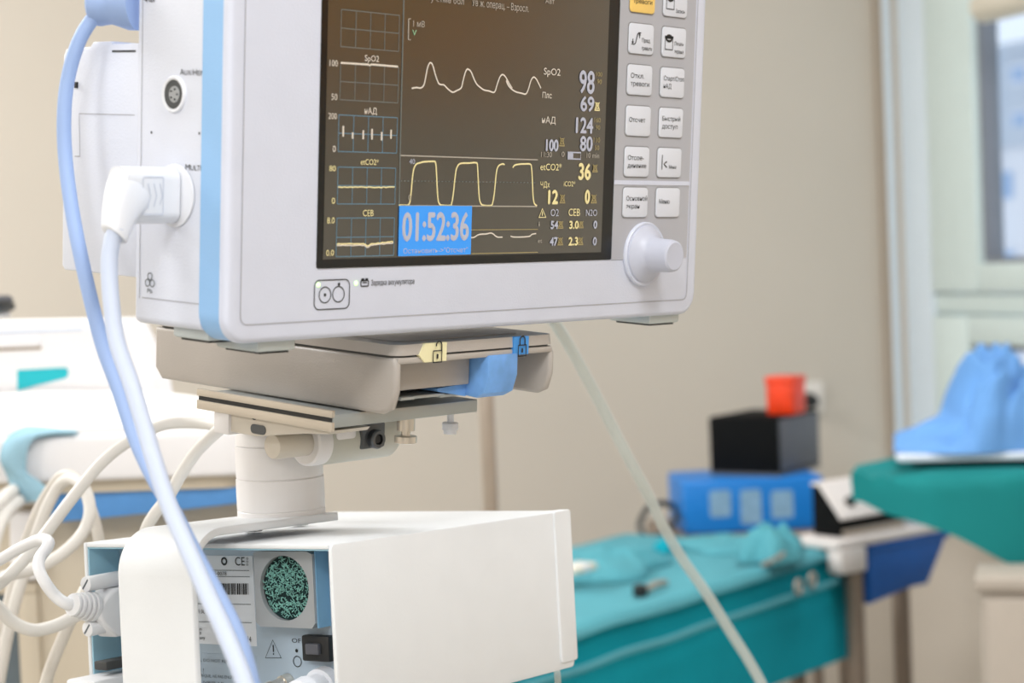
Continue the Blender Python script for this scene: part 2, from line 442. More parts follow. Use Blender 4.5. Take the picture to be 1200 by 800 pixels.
# display
sxl, sxr, syb = m2(373.5, 160)[0], m2(720.5, 160)[0], m2(540, 309.5)[1]
bm = nb(); prism(bm, rrect(sxl, sxr, syb, VT - .018, .001, 2), -.0002, .0004, 'xy'); obj('display_bezel', bm, 'screen_black', mon)
axl, axr, ayb = m2(380.5, 160)[0], m2(708, 160)[0], m2(540, 299.5)[1]
bm = nb(); prism(bm, [(axl, ayb), (axr, ayb), (axr, VT - .025), (axl, VT - .025)], .0004, .0006, 'xy'); scr = obj('screen', bm, 'screen_glass', mon)
ZG = .0008
def lines(name, m, segs, wd):
    bm = nb()
    for s in segs: ribbon2(bm, [m2(*p) for p in s], wd, FR(ZG))
    return obj(name, bm, m, scr)
PXU = .00052
def txt(s, x0, x1, y0, y1, m, name='reading', z=ZG + .0002, parent=None):
    """string between pixel columns x0..x1, capitals from row y0 (top) to y1 (baseline)"""
    a0, b = m2(x0, y1); a1, _ = m2(x1, y1); _, t = m2((x0 + x1) / 2, y0); _, b = m2((x0 + x1) / 2, y1)
    bm = nb(); add_text(bm, s, a0, a1, b, t - b, FR(z)); return obj(name, bm, m, parent or scr)
# small trend grids
def grid(tl, br, m, mrow=True):
    a0, b1 = m2(*tl); a1, b0 = m2(*br); bm = nb()
    for k in range(5):
        a = a0 + (a1 - a0) * k / 4; seg2(bm, (a, b0), (a, b1), PXU * .8, FR(ZG - .0001))
    for b in (b0, (b0 + b1) / 2, b1): seg2(bm, (a0, b), (a1, b), PXU * .8, FR(ZG - .0001))
    return obj('trend_grid', bm, m, scr)
grid((399, 11), (466, 60.3), 'trace_grid'); grid((398, 74), (465, 120.6), 'trace_grid'); grid((396, 134.5), (463.6, 179.4), 'trace_blue')
grid((395, 195.5), (461.5, 239), 'trace_blue'); grid((393.6, 255.4), (460, 299), 'trace_blue')
lines('trend_line', 'trace_white', [[(398, 73.6), (430, 75.6), (432, 76.6), (434, 75.4), (465, 78)]], PXU * 1.7)
for x, ya, yb in ((401, 147.5, 160), (412, 155, 162.5), (424.5, 152.5, 163), (434.7, 151, 163.5), (446, 154.5, 164.5), (457, 152, 162.5)):
    lines('trend_line', 'trace_white', [[(x, ya), (x - .2, yb)]], PXU * 2)
def wig(x0, x1, y, amp, n, f=None):
    return [(x0 + (x1 - x0) * i / n, y + random.uniform(-amp, amp) + (f(i / n) if f else 0)) for i in range(n + 1)]
lines('trend_line', 'trace_yellow', [wig(395, 461, 219.3, .5, 26)], PXU * 1.2)
dip = lambda t: 3.5 * math.exp(-((t - .55) / .025) ** 2) - (2.6 * max(0, t - .6) / .4)
lines('trend_line', 'trace_yellow', [wig(393.5, 459.5, 285.6, .5, 30, dip)], PXU * 1.3)
lines('trend_line', 'trace_white', [wig(393.5, 459.5, 287.2, .5, 30, dip)], PXU * 1.1)
for s, x0, x1, y0, y1, m in (('SpO2', 426, 442.4, 65, 72, 'trace_white'), ('нАД', 425.6, 440, 126.5, 133.5, 'trace_white'), ('etCO2*', 421, 442, 186.5, 193, 'trace_yellow'), ('CEB', 423.6, 436, 245.8, 253, 'trace_yellow'),
                             ('100', 384.6, 394.2, 70.4, 77.6, 'trace_white'), ('50', 386.8, 393.6, 109.8, 117, 'trace_white'), ('200', 383.2, 393, 132.4, 139.4, 'trace_white'), ('0', 388.2, 391.8, 170.6, 178, 'trace_white'),
                             ('80', 384.2, 391.8, 194, 200.4, 'trace_yellow'), ('0', 387, 391, 231.6, 238.6, 'trace_yellow'), ('8.0', 381.6, 390.4, 254.6, 261.6, 'trace_yellow'), ('0.0', 380.6, 389.6, 292.6, 299.4, 'trace_yellow')):
    txt(s, x0, x1, y0, y1, m, 'caption')
lines('divider', 'trace_grid', [[(472, 0), (468, 160), (466.3, 240)]], PXU * 1.6)
lines('scale_mark', 'trace_grey', [[(480, 22.2), (477.6, 22), (477.2, 46.4), (480, 46.6)]], PXU * 1.2)
txt('1 мВ', 482.6, 496, 24.6, 31.6, 'trace_grey', 'caption'); txt('V', 481.6, 486.4, 35, 41.6, 'trace_green', 'caption')
txt('Ув ж. операц. – Взросл.', 551.5, 618, 2.5, 10.5, 'trace_grey', 'caption'); txt('уч.тме бол', 503, 542, -3.5, 3.4, 'trace_grey', 'caption'); txt('Авт', 637.5, 648, -1.5, 4.4, 'trace_grey', 'caption')
z1 = [(605, 517), (635, 513), (660, 515), (678, 495), (690, 440), (700, 392), (713, 368), (728, 380), (745, 440), (762, 485), (775, 495), (795, 498), (815, 518), (845, 540), (870, 530), (895, 515), (905, 480), (915, 440), (925, 412), (935, 405), (952, 418), (970, 460), (985, 490), (1005, 510), (1030, 527), (1060, 533), (1090, 540), (1105, 500), (1122, 452), (1138, 437), (1155, 450), (1175, 485), (1195, 518)]
z3 = [(10, 470), (25, 505), (60, 535), (100, 546), (125, 550), (140, 520), (155, 470), (170, 452), (185, 462), (200, 490), (213, 517)]
def smooth2(p, n=4): return [(v.x, v.y) for v in spline([Vector((a, b, 0)) for a, b in p], n)]
lines('waveform', 'trace_white', [smooth2([(360 + a / 5, b / 5) for a, b in z1] + [(590 + a / 5, b / 5) for a, b in z3])], PXU * 1.5)
c2 = [(530, 451), (570, 452), (585, 450), (596, 430), (603, 370), (610, 290), (618, 240), (632, 212), (655, 203), (682, 197), (735, 195), (744, 200), (749, 230), (754, 330), (759, 410), (768, 443), (785, 452), (830, 453), (840, 440), (850, 380), (862, 270), (872, 228), (892, 207), (940, 205), (983, 203), (991, 222), (997, 330), (1002, 410), (1012, 443), (1030, 453), (1070, 453), (1080, 438), (1090, 380), (1102, 260), (1113, 224), (1128, 213), (1142, 210), (1150, 215)]
lines('waveform', 'trace_yellow', [smooth2([(360 + a / 5, 150 + b / 5) for a, b in c2], 3)], PXU * 1.6)
c4 = [(48, 232), (60, 217), (90, 211), (120, 210), (150, 211), (158, 232), (163, 310), (167, 400), (175, 442), (190, 455)]
lines('waveform', 'trace_yellow', [smooth2([(590 + a / 5, 150 + b / 5) for a, b in c4], 3)], PXU * 1.6)
b4 = [(948, 640), (970, 640), (1000, 623), (1040, 620), (1075, 615), (1105, 637), (1138, 638)]
lines('waveform', 'trace_white', [smooth2([(360 + a / 5, 150 + b / 5) for a, b in b4], 3), smooth2([(597, 276.6), (602, 277.6), (618, 277), (622, 274.4), (627, 273.4)], 3)], PXU * 1.3)
lines('scale_line', 'trace_grey', [[(468, 182), (629, 187.2)]], PXU * 1.2)
lines('scale_line', 'trace_grid', [[(468 + 4 * i, 211.8 + .055 * i), (470 + 4 * i, 211.8 + .055 * i)] for i in range(40)], PXU * .9)
lines('scale_line', 'trace_grey', [[(468, 240.7), (628, 241.8)]], PXU * 1.2)
lines('scale_line', 'trace_dim', [[(551, 269.2), (629, 268.6)]], PXU * .8); lines('scale_line', 'trace_dim', [[(551, 297), (629, 295.4)]], PXU * .8)
txt('40', 478, 484.6, 186.2, 192, 'trace_lilac', 'caption'); txt('0', 476.8, 480, 228, 234.5, 'trace_grey', 'caption')
# timer window
ta, tb = m2(466.2, 241), m2(549.8, 297.8)
bm = nb(); poly(bm, [Vector((ta[0], tb[1], ZG + .0003)), Vector((tb[0], tb[1], ZG + .0003)), Vector((tb[0], ta[1], ZG + .0003)), Vector((ta[0], ta[1], ZG + .0003))]); obj('timer_window', bm, 'timer_blue', scr)
def bold_text(s, x0, x1, y0, y1, m, z, w=.00022):
    a0, b = m2(x0, y1); a1, _ = m2(x1, y1); _, t = m2((x0 + x1) / 2, y0); _, b = m2((x0 + x1) / 2, y1)
    bm = nb()
    for dx, dy in ((-w, 0), (w, 0), (0, w), (0, -w)): add_text(bm, s, a0 + dx, a1 + dx, b + dy, t - b, FR(z + .00002 * (dx > 0) + .00001 * (dy > 0)))
    return obj('reading', bm, m, scr)
bold_text('01:52:36', 469.4, 546.4, 249.5, 281, 'trace_lilac', ZG + .0005, .00045)
txt('Остановить->"Отсчет"', 470.5, 546, 290.4, 296, 'trace_lilac', 'caption', ZG + .0005)
# numbers on the right
for s, x0, x1, y0, y1, m in (('SpO2', 635.6, 655, 80.2, 88, 'trace_white'), ('Плс', 634, 645, 108.4, 115, 'trace_white'), ('нАД', 633.4, 649.4, 137, 144.4, 'trace_white'),
        ('11:30', 632.4, 645, 178, 184, 'trace_grey'), ('0', 656.4, 659.8, 177.6, 183.6, 'trace_grey'), ('10 min', 685.8, 700.4, 179, 185, 'trace_grey'),
        ('100', 697, 704, 84.4, 89.6, 'trace_dim'), ('90', 698, 703.4, 93, 98.4, 'trace_dim'), ('160', 695, 702, 138, 143.4, 'trace_dim'), ('90', 696.4, 701.6, 146.6, 152, 'trace_dim'), ('110', 694, 701.4, 161, 167, 'trace_dim'), ('50', 695.4, 700.4, 170.4, 175.8, 'trace_dim'),
        ('etCO2*', 631.6, 656.4, 191.8, 199.4, 'trace_yellow'), ('ЧДх', 631.6, 642.4, 213, 219.4, 'trace_yellow'), ('iCO2*', 659, 672.4, 212.4, 218.2, 'trace_yellow'),
        ('O2', 643.6, 653, 245, 253, 'trace_lilac'), ('CEB', 664.6, 678, 244.4, 252.8, 'trace_yellow'), ('N2O', 685, 698, 245.4, 252.8, 'trace_lilac'),
        ('i', 629.4, 630.8, 259.4, 265, 'trace_grey'), ('et', 628.6, 633.6, 279, 284.2, 'trace_grey')):
    txt(s, x0, x1, y0, y1, m, 'caption')
for s, x0, x1, y0, y1, m, w in (('98', 677.2, 694.4, 83.4, 109, 'trace_lilac', .0003), ('69', 678.8, 694, 113.4, 130, 'trace_lilac', .0003), ('124', 673.4, 692.8, 138.4, 155.6, 'trace_lilac', .0003), ('80', 678.2, 692.2, 160.2, 176.6, 'trace_lilac', .0003),
        ('100', 638.4, 652.2, 163.8, 176.6, 'trace_lilac', .0003), ('36', 676.6, 690, 192, 210, 'trace_yellow', .0004), ('12', 641, 651.6, 223.2, 238.4, 'trace_yellow', .0004), ('0', 684, 689, 223, 238, 'trace_yellow', .0004),
        ('54', 643.8, 652, 259, 267.8, 'trace_lilac', .00022), ('3.0', 665.6, 676.2, 259, 267.6, 'trace_yellow', .00022), ('0', 694, 697.8, 258.8, 267.4, 'trace_lilac', .00022),
        ('47', 642.8, 651.4, 278.2, 287.4, 'trace_lilac', .00022), ('2.3', 664.8, 675.4, 278, 287, 'trace_yellow', .00022), ('0', 693.2, 697.2, 278, 287, 'trace_lilac', .00022)):
    bold_text(s, x0, x1, y0, y1, m, ZG + .0002, w)
# alarm bells (each crossed with a base bar), battery gauge, warning triangle
def bell(x0, x1, y0, y1):
    (a0, b0), (a1, b1) = m2(x0, y1), m2(x1, y0); bm = nb(); w = a1 - a0; h = b1 - b0; m = (a0 + a1) / 2; z = ZG + .0002
    body = [(m - w * .34, b0 + h * .3), (m - w * .26, b0 + h * .7), (m - w * .1, b0 + h * .9), (m + w * .1, b0 + h * .9), (m + w * .26, b0 + h * .7), (m + w * .34, b0 + h * .3)]
    ribbon2(bm, body, w * .13, FR(z), True); seg2(bm, (a0, b0 + h * .1), (a1, b0 + h * .1), h * .14, FR(z))
    seg2(bm, (a0 + w * .05, b0 + h * .2), (a1 - w * .1, b1), w * .13, FR(z)); seg2(bm, (a1 - w * .05, b0 + h * .2), (a0 + w * .1, b1), w * .13, FR(z))
    obj('alarm_icon', bm, 'trace_yellow' if x0 in (695,) else 'trace_dim', scr)
for q in ((695, 701.6, 120, 130), (653.6, 660.4, 161.6, 171.6), (692.4, 699, 193, 202), (654, 661, 228, 238.4), (690.6, 698, 228, 238.4), (652, 658.8, 259, 268), (676.4, 682.6, 259, 267.6), (651.6, 658.4, 278, 287.6), (675.6, 682, 278, 287.4)):
    bell(*q)
(a0, b0), (a1, b1) = m2(663.6, 186), m2(679, 178.8); bm = nb()
ribbon2(bm, [(a0, b0), (a1, b0), (a1, b1), (a0, b1)], PXU * 1.4, FR(ZG + .0002), True); am = a0 + (a1 - a0) * .42
poly(bm, [FR(ZG + .0002)(*p) for p in ((a0, b0), (am, b0), (am, b1), (a0, b1))]); obj('progress_bar', bm, 'trace_lilac', scr)
bm = nb(); ribbon2(bm, [m2(630, 254.6), m2(638, 254.4), m2(634, 244.4)], PXU * 1.5, FR(ZG + .0002), True); seg2(bm, m2(634, 247.6), m2(634, 252.6), PXU * 1.2, FR(ZG + .0002)); obj('warning_icon', bm, 'trace_yellow', scr)

# keypad with its keys and knob
kxl, kxr, kyb = sxr + .0003, m2(809, 160)[0], m2(760, 302.8)[1]
bm = nb(); prism(bm, [(kxl, kyb), (kxr, kyb), (kxr, VT - .012), (kxl, VT - .012)], -.0002, .0005, 'xy'); obj('keypad', bm, 'keypad_grey', mon)
sy = m2(760, 214.2)[1]; bm = nb(); box(bm, kxl, kxr, sy - .0012, sy + .0012, .0004, .0008); obj('keypad_divider', bm, 'bezel_white', mon)
(ka0, kb0), (ka1, kb1) = m2(731.3, 158.6), m2(761, 125.2); KW, KH = ka1 - ka0, kb1 - kb0
kc = ((ka0 + ka1) / 2, m2(784.5, 143)[0]); y4 = (kb0 + kb1) / 2; pitch_k = (y4 - m2(742.5, 237)[1]) / 2
rows = {1: y4 + 3 * pitch_k, 2: y4 + 2 * pitch_k, 3: y4 + pitch_k, 4: y4, 5: y4 - pitch_k, 6: y4 - 2 * pitch_k}
texts = {(1, 0): ['Откл. все', 'тревоги'], (1, 1): [None, 'Запись'], (2, 0): ['Пред.', 'тревоги'], (2, 1): ['Печать', 'экрана'], (3, 0): ['Откл.', 'тревоги'], (3, 1): ['Старт/Стоп', 'нАД'],
         (4, 0): ['Отсчет'], (4, 1): ['Быстрый', 'доступ'], (5, 0): ['Отсое-', 'динение'], (5, 1): [], (6, 0): ['Основной', 'экран'], (6, 1): ['Меню']}
EM = .00052 * 9
for (r, c), tx in texts.items():
    cx, cy = kc[c], rows[r]
    bm = nb(); prism(bm, rrect(cx - KW / 2 - .0006, cx + KW / 2 + .0006, cy - KH / 2 - .0006, cy + KH / 2 + .0006, .0026, 5), .0004, .0007, 'xy'); rim = obj('key', bm, 'key_edge', mon)
    bm = nb(); prism(bm, rrect(cx - KW / 2, cx + KW / 2, cy - KH / 2, cy + KH / 2, .0022, 5), .0007, .0014, 'xy', .0003, 2, 'h1'); obj('key_cap', bm, 'key_yellow' if (r, c) == (1, 0) else 'key_white', rim)
    z = .0016; bm = nb(); L = cx - KW / 2 + KW * .1; cap = KH * .15; cw = KW * .098
    if (r, c) in ((2, 0), (2, 1), (1, 1)):
        a = cx + KW * .0; bb = cy - KH * .1
        for i, s in enumerate(tx):
            if s: add_text(bm, s, a, a + KW * .42 * (len(s) / 7) ** .5, bb - i * cap * 1.75, cap * .85, FR(z))
        if (r, c) == (2, 0):
            ribbon2(bm, [(L + KW * .08, cy - KH * .2), (L + KW * .14, cy - KH * .16), (L + KW * .22, cy + KH * .16), (L + KW * .34, cy + KH * .2)], KW * .03, FR(z))
            for (ax_, d) in ((L + KW * .03, -1), (L + KW * .3, 1)):
                y_ = cy + d * KH * .14
                seg2(bm, (ax_, y_ - d * KH * .12), (ax_, y_ + d * KH * .02), KW * .03, FR(z)); seg2(bm, (ax_ - KW * .06, y_ + d * KH * .06), (ax_ + KW * .06, y_ + d * KH * .06), KH * .025, FR(z))
                poly(bm, [FR(z)(ax_ - KW * .05, y_ - d * KH * .03), FR(z)(ax_ + KW * .05, y_ - d * KH * .03), FR(z)(ax_, y_ + d * KH * .05)])
        else:
            ribbon2(bm, [(L, cy - KH * .26), (L + KW * .32, cy - KH * .26), (L + KW * .32, cy + KH * .12), (L, cy + KH * .12)], KW * .03, FR(z), True)
            ribbon2(bm, circ(L + KW * .16, cy + KH * .12, KW * .12, KH * .1, 12), KW * .06, FR(z), True)
            if r == 2: box(bm, L - KW * .02, L + KW * .34, cy + KH * .13, cy + KH * .2, z - .00005, z)
    elif (r, c) == (5, 1):
        seg2(bm, (L + KW * .06, cy - KH * .24), (L + KW * .06, cy + KH * .26), KW * .03, FR(z))
        ribbon2(bm, [(L + KW * .26, cy + KH * .04), (L + KW * .14, cy - KH * .05), (L + KW * .26, cy - KH * .16)], KW * .04, FR(z))
        add_text(bm, 'Меню', L + KW * .36, L + KW * .68, cy - KH * .2, cap * .75, FR(z))
    else:
        n = len(tx)
        for i, s in enumerate(tx): add_text(bm, s, L, min(L + cw * len(s) * 1.12, cx + KW * .46), cy + (KH * .06 if n > 1 else -KH * .04) - i * cap * 1.75, cap, FR(z))
    obj('lettering', bm, 'ink', rim)
    if (r, c) == (1, 0): rim['label'] = 'yellow alarm key'
ku, kv = m2(753.5, 297.5)
kr = (m2(754, 260)[1] - m2(754, 335)[1]) / 2
bm = nb(); lathe(bm, (ku, kv, .0002), (0, 0, 1), [(0, kr), (.0015, kr), (.0022, kr * .97), (.0018, kr * .9)], 48); kn = obj('knob_ring', bm, 'bezel_white', mon)
bm = nb(); lathe(bm, (ku, kv, .001), (0, 0, 1), [(0, kr * .9), (.002, kr * .88), (.0045, kr * .72), (.0065, kr * .58), (.0085, kr * .53), (.0195, kr * .5), (.0212, kr * .48), (.022, kr * .42), (.0217, .0001)], 48); obj('knob', bm, 'keypad_grey', mon)
bpy.data.objects['knob'].data.materials[0] = mat('knob_grey', (196, 201, 218), .4, var=.01)
# standby panel and charging mark under the display
(pa, pb), (pc, pd) = m2(367.6, 363), m2(409.4, 327); zp = .0003
bm = nb(); ribbon2(bm, rrect(pa, pc, pb, pd, .003, 5), .0005, FR(zp), True)
r_c = (m2(380, 336)[1] - m2(380, 354.4)[1]) / 2
c1, c2_ = m2(380.4, 345.4), m2(396.2, 344.6)
for c in (c1, c2_): ribbon2(bm, circ(*c, r_c), .0005, FR(zp), True)
poly(bm, [FR(zp)(*p) for p in circ(*c1, .0008, n=12)]); poly(bm, [FR(zp)(*p) for p in circ(*m2(396.8, 332.8), .0008, n=12)])
obj('power_button', bm, 'ink', mon)
for p in ((372.8, 333.6), (417, 331.8)):
    bm = nb(); lathe(bm, (*m2(*p), .0001), (0, 0, 1), [(0, .0011), (.0004, .0009), (.0006, .0003)], 12); obj('indicator', bm, 'led_green', mon)
(pa, pb), (pc, pd) = m2(422.4, 335.4), m2(431.4, 328.4); bm = nb(); ribbon2(bm, rrect(pa, pc, pb, pd, .0006, 3), .0006, FR(zp), True)
for t in (.25, .75): box(bm, pa + (pc - pa) * t - .0009, pa + (pc - pa) * t + .0009, pd, pd + .0011, zp - .0001, zp)
seg2(bm, (pa + .0012, (pb + pd) / 2 + .0004), (pa + .003, (pb + pd) / 2 + .0004), .0005, FR(zp)); seg2(bm, (pc - .003, (pb + pd) / 2 + .0004), (pc - .0012, (pb + pd) / 2 + .0004), .0005, FR(zp))
obj('battery_icon', bm, 'ink', mon)
a0, b0 = m2(434.4, 334.4); a1, _ = m2(485, 332.2); bm = nb(); add_text(bm, 'Зарядка аккумулятора', a0, a1, m2(460, 333.4)[1], .0026, FR(zp)); obj('lettering', bm, 'ink', mon)

# left side: sockets, printed names, recycling mark
us = .0007
def stxt(s, x0, x1, y0, y1, m='ink'):
    (a0, b0), (a1, _) = s2(x0, y1), s2(x1, y1); t = s2((x0 + x1) / 2, y0)[1]; b = s2((x0 + x1) / 2, y1)[1]
    bm = nb(); add_text(bm, s, a0, a1, b, t - b, SD(us)); return obj('lettering', bm, m, hs)
stxt('A', 209.6, 214, 80.6, 87.6); stxt('UX/', 214.6, 223.5, 82.2, 87.8); stxt('H', 224.6, 229, 81, 88); stxt('EM', 230, 238, 82.6, 88.2); stxt('M', 215.8, 221, 192.4, 199.4); stxt('ULTIM', 222, 239, 194, 199.8); stxt('NBP', 170.5, 181.5, -5, 2.2)
bm = nb(); poly(bm, [SD(us)(*s2(*p)) for p in ((166, -2), (170, -5), (170, 2))]); obj('arrow_mark', bm, 'ink', hs)
for p in ((176, 155), (232, 156.2)):
    bm = nb(); poly(bm, [SD(us)(*q) for q in circ(*s2(*p), .0006, n=10)]); obj('dot_mark', bm, 'ink', hs)
c = s2(174, 329); bm = nb()
for k in range(3):
    a_ = math.radians(90 + 120 * k); ribbon2(bm, circ(c[0] + .0021 * math.cos(a_), c[1] + .0021 * math.sin(a_), .0017, n=10), .0005, SD(us), True)
obj('recycling_mark', bm, 'ink_grey', hs); stxt('Pb', 171, 177, 338.4, 343.4, 'ink_grey')
def socket(px, py, h, ww):
    w_, v_ = s2(px, py); bm = nb()
    ring = [(.0016, 1.0), (-.0005, 1.06), (-.0012, 1.0), (-.0012, .86), (.0002, .8)]
    lathe(bm, (.0008, v_, w_), (-1, 0, 0), [(-.001, h * 1.05), (.0006, h * 1.04), (.0012, h * .98), (.001, h * .84), (0, h * .8)], 40)
    rg = obj('socket', bm, 'plug_white', mon)
    bm = nb(); lathe(bm, (.0008, v_, w_), (-1, 0, 0), [(.0, h * .81), (.0008, h * .80), (.0009, h * .5)], 40); obj('socket_well', bm, 'steel_dark', rg)
    bm = nb(); lathe(bm, (.0008, v_, w_ + .001), (-1, 0, 0), [(.0, h * .5), (.0012, h * .46)], 24); ins = obj('socket_insert', bm, 'fan_grey', rg)
    bm = nb()
    for k in range(5):
        a_ = 2 * math.pi * k / 5; lathe(bm, (.0008, v_ + h * .3 * math.sin(a_), w_ + .001 + h * .3 * math.cos(a_)), (-1, 0, 0), [(0.0012, h * .06), (.0016, h * .05)], 8)
    obj('socket_pins', bm, 'ink', rg)
socket(203, 110.5, .0082, .006)
# rear module, carried on the back of the housing
wm = s2(70, 200)[0]; mt, mbt = s2(70, 57)[1], s2(100, 319)[1]
wb1, wb2 = s2(104, 50)[0], s2(128, 50)[0]
prof = [(w_back + .004, mbt), (w_back + .004, s2(157, 50)[1]), (wb2, s2(130, 51)[1]), (wb2 - .0008, s2(126, 48)[1]), (wb1 + .001, s2(106, 48.5)[1]), (wb1 - .001, s2(102, 54)[1]), (wm + .002, mt), (wm, mt - .003), (wm, mbt + .002), (wm + .002, mbt)]
bm = nb(); prism(bm, prof, .0015, .12, 'zy', .0012, 2); md = obj('rear_module', bm, 'monitor_white', mon)
bm = nb(); um = .0013
seg2(bm, s2(128.5, 59.8), s2(156.5, 59.6), .0009, SD(um)); obj('slot', bm, 'ink', md)
bm = nb(); seg2(bm, s2(90, 133), s2(155, 134.6), .0004, SD(um)); seg2(bm, s2(90, 133), s2(91, 183), .0004, SD(um)); seg2(bm, s2(85, 183), s2(91, 183), .0005, SD(um)); obj('door_seam', bm, 'ink_grey_soft', md)
bm = nb(); box(bm, .0005, .0025, s2(88, 103)[1], s2(88, 96)[1], s2(86, 99)[0], s2(88.6, 99)[0]); obj('latch', bm, 'black_plastic', md)

# ------------------------------------------------------------------ hose and plugged cables on the left side
def S(px, py, u): return M.world(M.hit(px, py, 0, u))
hose = thing('blue_hose', 'pale blue rubber hose arching down from the monitor back past the white cable', 'hose', Matrix.Translation(S(150, 5, .004)))
ho = hose.location.copy()
def rel(p, o): return Vector(p) - o
path = [(138, 6, .0), (124, 10, -.003), (107, 24, -.008), (91, 52, -.013), (79, 95, -.017), (75, 140, -.02), (77, 190, -.022), (85, 250, -.025), (98, 315, -.028), (119, 400, -.031), (138, 453, -.032), (158, 512, -.033), (180, 560, -.034), (204, 600, -.034), (227, 645, -.034), (256, 698, -.034), (278, 742, -.034), (293, 790, -.034), (306, 850, -.034)]
bm = nb(); tube(bm, [rel(S(*p), ho) for p in path], .00345, 18, 8); obj('hose_tube', bm, 'hose_blue', hose)
ax_h = (S(128, 4, -.002) - S(156, 3, .004)).normalized()
bm = nb(); lathe(bm, rel(S(160, 4, .006), ho), ax_h, [(0, .0128), (.004, .0126), (.010, .0105), (.013, .0095), (.016, .0098), (.019, .0102), (.0215, .0098), (.023, .008), (.0225, .005)], 32); obj('hose_coupling', bm, 'hose_blue', hose)

wp, vp = s2(203, 229); v_hi, v_lo = s2(203, 196)[1], s2(203, 262)[1]
plug = thing('probe_cable', 'thick white cable with square angled plug seated in the monitor side socket', 'cable', M.mat((0, vp, wp)))
def pl(p): return Vector(p) - Vector((0, vp, wp))
hw = (v_hi - v_lo) / 2
bm = nb(); lathe(bm, (.0006, 0, 0), (-1, 0, 0), [(0, hw * 1.13), (.0005, hw * 1.12), (.0007, hw * 1.02)], 40); obj('plug_collar', bm, 'plug_white', plug)
uend = -.0305
bm = nb(); prism(bm, rrect(-.0085, .0065, -hw, hw, .0058, 6), uend, -.0004, 'zy', .0012, 3, 'h1'); pb_ = obj('plug_body', bm, 'plug_white', plug)
zf = lambda a, b: Vector((a, b, .0067))
mat('emboss', (206, 213, 227), .4, var=0)
bm = nb()
for k in range(3): ribbon2(bm, [(-.0195 + .0034 * k, -.006 + .001 * k), (-.0180 + .0034 * k, .000), (-.0195 + .0034 * k, .0055)], .0006, zf)
ribbon2(bm, rrect(-.0222, -.0108, -.0085, .0085, .0008, 3), .0005, zf, True)
obj('embossed_mark', bm, 'emboss', pb_)
def LM(px, py, u): return pl(M.hit(px, py, 0, u))
# boot: lofted from the body end down to the cable, flattened across
b_end = LM(133.5, 276, uend - .009); b_st = Vector((uend + .009, .0045, -.001)); bd = (b_end - b_st).normalized(); sd = bd.cross(Vector((0, 0, 1))).normalized()
bm = nb(); rings = []
for t in (0, .15, .3, .4, .5, .6, .7, .8, .9, .97, 1.0):
    p = b_st.lerp(b_end, t) + sd * (.0022 * math.sin(math.pi * t)); q = max(0, (t - .25) / .75); q = q ** .8
    a_ = .0118 * (1 - q) + .0064 * q; b_ = .0073 * (1 - q) + .0058 * q
    if t == 1.0: a_ *= .93; b_ *= .93
    rings.append([bm.verts.new(p + sd * a_ * (abs(math.cos(w)) ** .8 * (1 if math.cos(w) > 0 else -1)) + Vector((0, 0, 1)) * b_ * (abs(math.sin(w)) ** .8 * (1 if math.sin(w) > 0 else -1))) for w in [6.28319 * k / 28 for k in range(28)]])
for r1, r2 in zip(rings, rings[1:]):
    for k in range(28): bm.faces.new((r1[k], r1[(k + 1) % 28], r2[(k + 1) % 28], r2[k]))
bm.faces.new(rings[0]); bm.faces.new(rings[-1]); obj('plug_boot', bm, 'plug_white', plug, 60)
cp = [(137, 266), (131, 284), (128, 310), (130, 350), (137, 400), (154, 450), (168, 496), (181, 540), (198, 592), (219, 641), (243, 696), (264, 742), (285, 795), (300, 850)]
bm = nb(); tube(bm, [LM(x, y, uend - .0085 - .0018 * i) for i, (x, y) in enumerate(cp)], .0038, 18, 8); obj('cable', bm, 'cable_white', plug)

# ================================================================== DOCK under the monitor
wd0 = -.006
u_dl = M.hit(463, 445, 2, wd0).x; u_dr = M.hit(650, 430, 2, wd0).x
y_db = M.hit(463, 488, 2, wd0).y; y_seam = M.hit(462, 419, 2, wd0).y; y_op = M.hit(480, 426.5, 2, wd0).y
w_db = M.hit(181, 425, 0, u_dl).z
DT = VB - .0064                          # dock top sits against the monitor feet plane
dock = thing('docking_station', 'grey beige docking station with blue lever clamped under the monitor', 'docking station', M.mat((u_dl, y_db, wd0)))
def dk(bm):
    for v in bm.verts: v.co -= Vector((u_dl, y_db, wd0))
    return bm
leg = M.hit(471.5, 440, 2, wd0).x - u_dl
y_lb = M.hit(640, 463, 2, wd0).y
# lower body: two cheeks, front bar, back panel, inner shelf
def cheek(ua, ub, low):
    pr = [(w_db, y_seam - .0005), (wd0 - .012, y_seam - .0005), (wd0 - .002, y_seam - .0005), (wd0, y_seam - .004), (wd0, low + .012), (wd0 - .003, low + .003), (wd0 - .010, low), (w_db + .006, low + .0), (w_db, low + .006)]
    return pr
bm = nb()
prism(bm, cheek(0, 0, y_db), u_dl, u_dl + leg, 'zy', .0022, 3)
prism(bm, cheek(0, 0, y_lb), u_dr - leg * .8, u_dr, 'zy', .0022, 3)
box(bm, u_dl + .002, u_dr - .002, y_op, y_seam - .0005, wd0 - .03, wd0 - .0002, .001)
box(bm, u_dl + leg * .5, u_dr - leg * .5, y_db + .004, y_seam - .001, w_db + .004, wd0 - .05, .002)
obj('lower_body', dk(bm), 'dock_grey', dock)
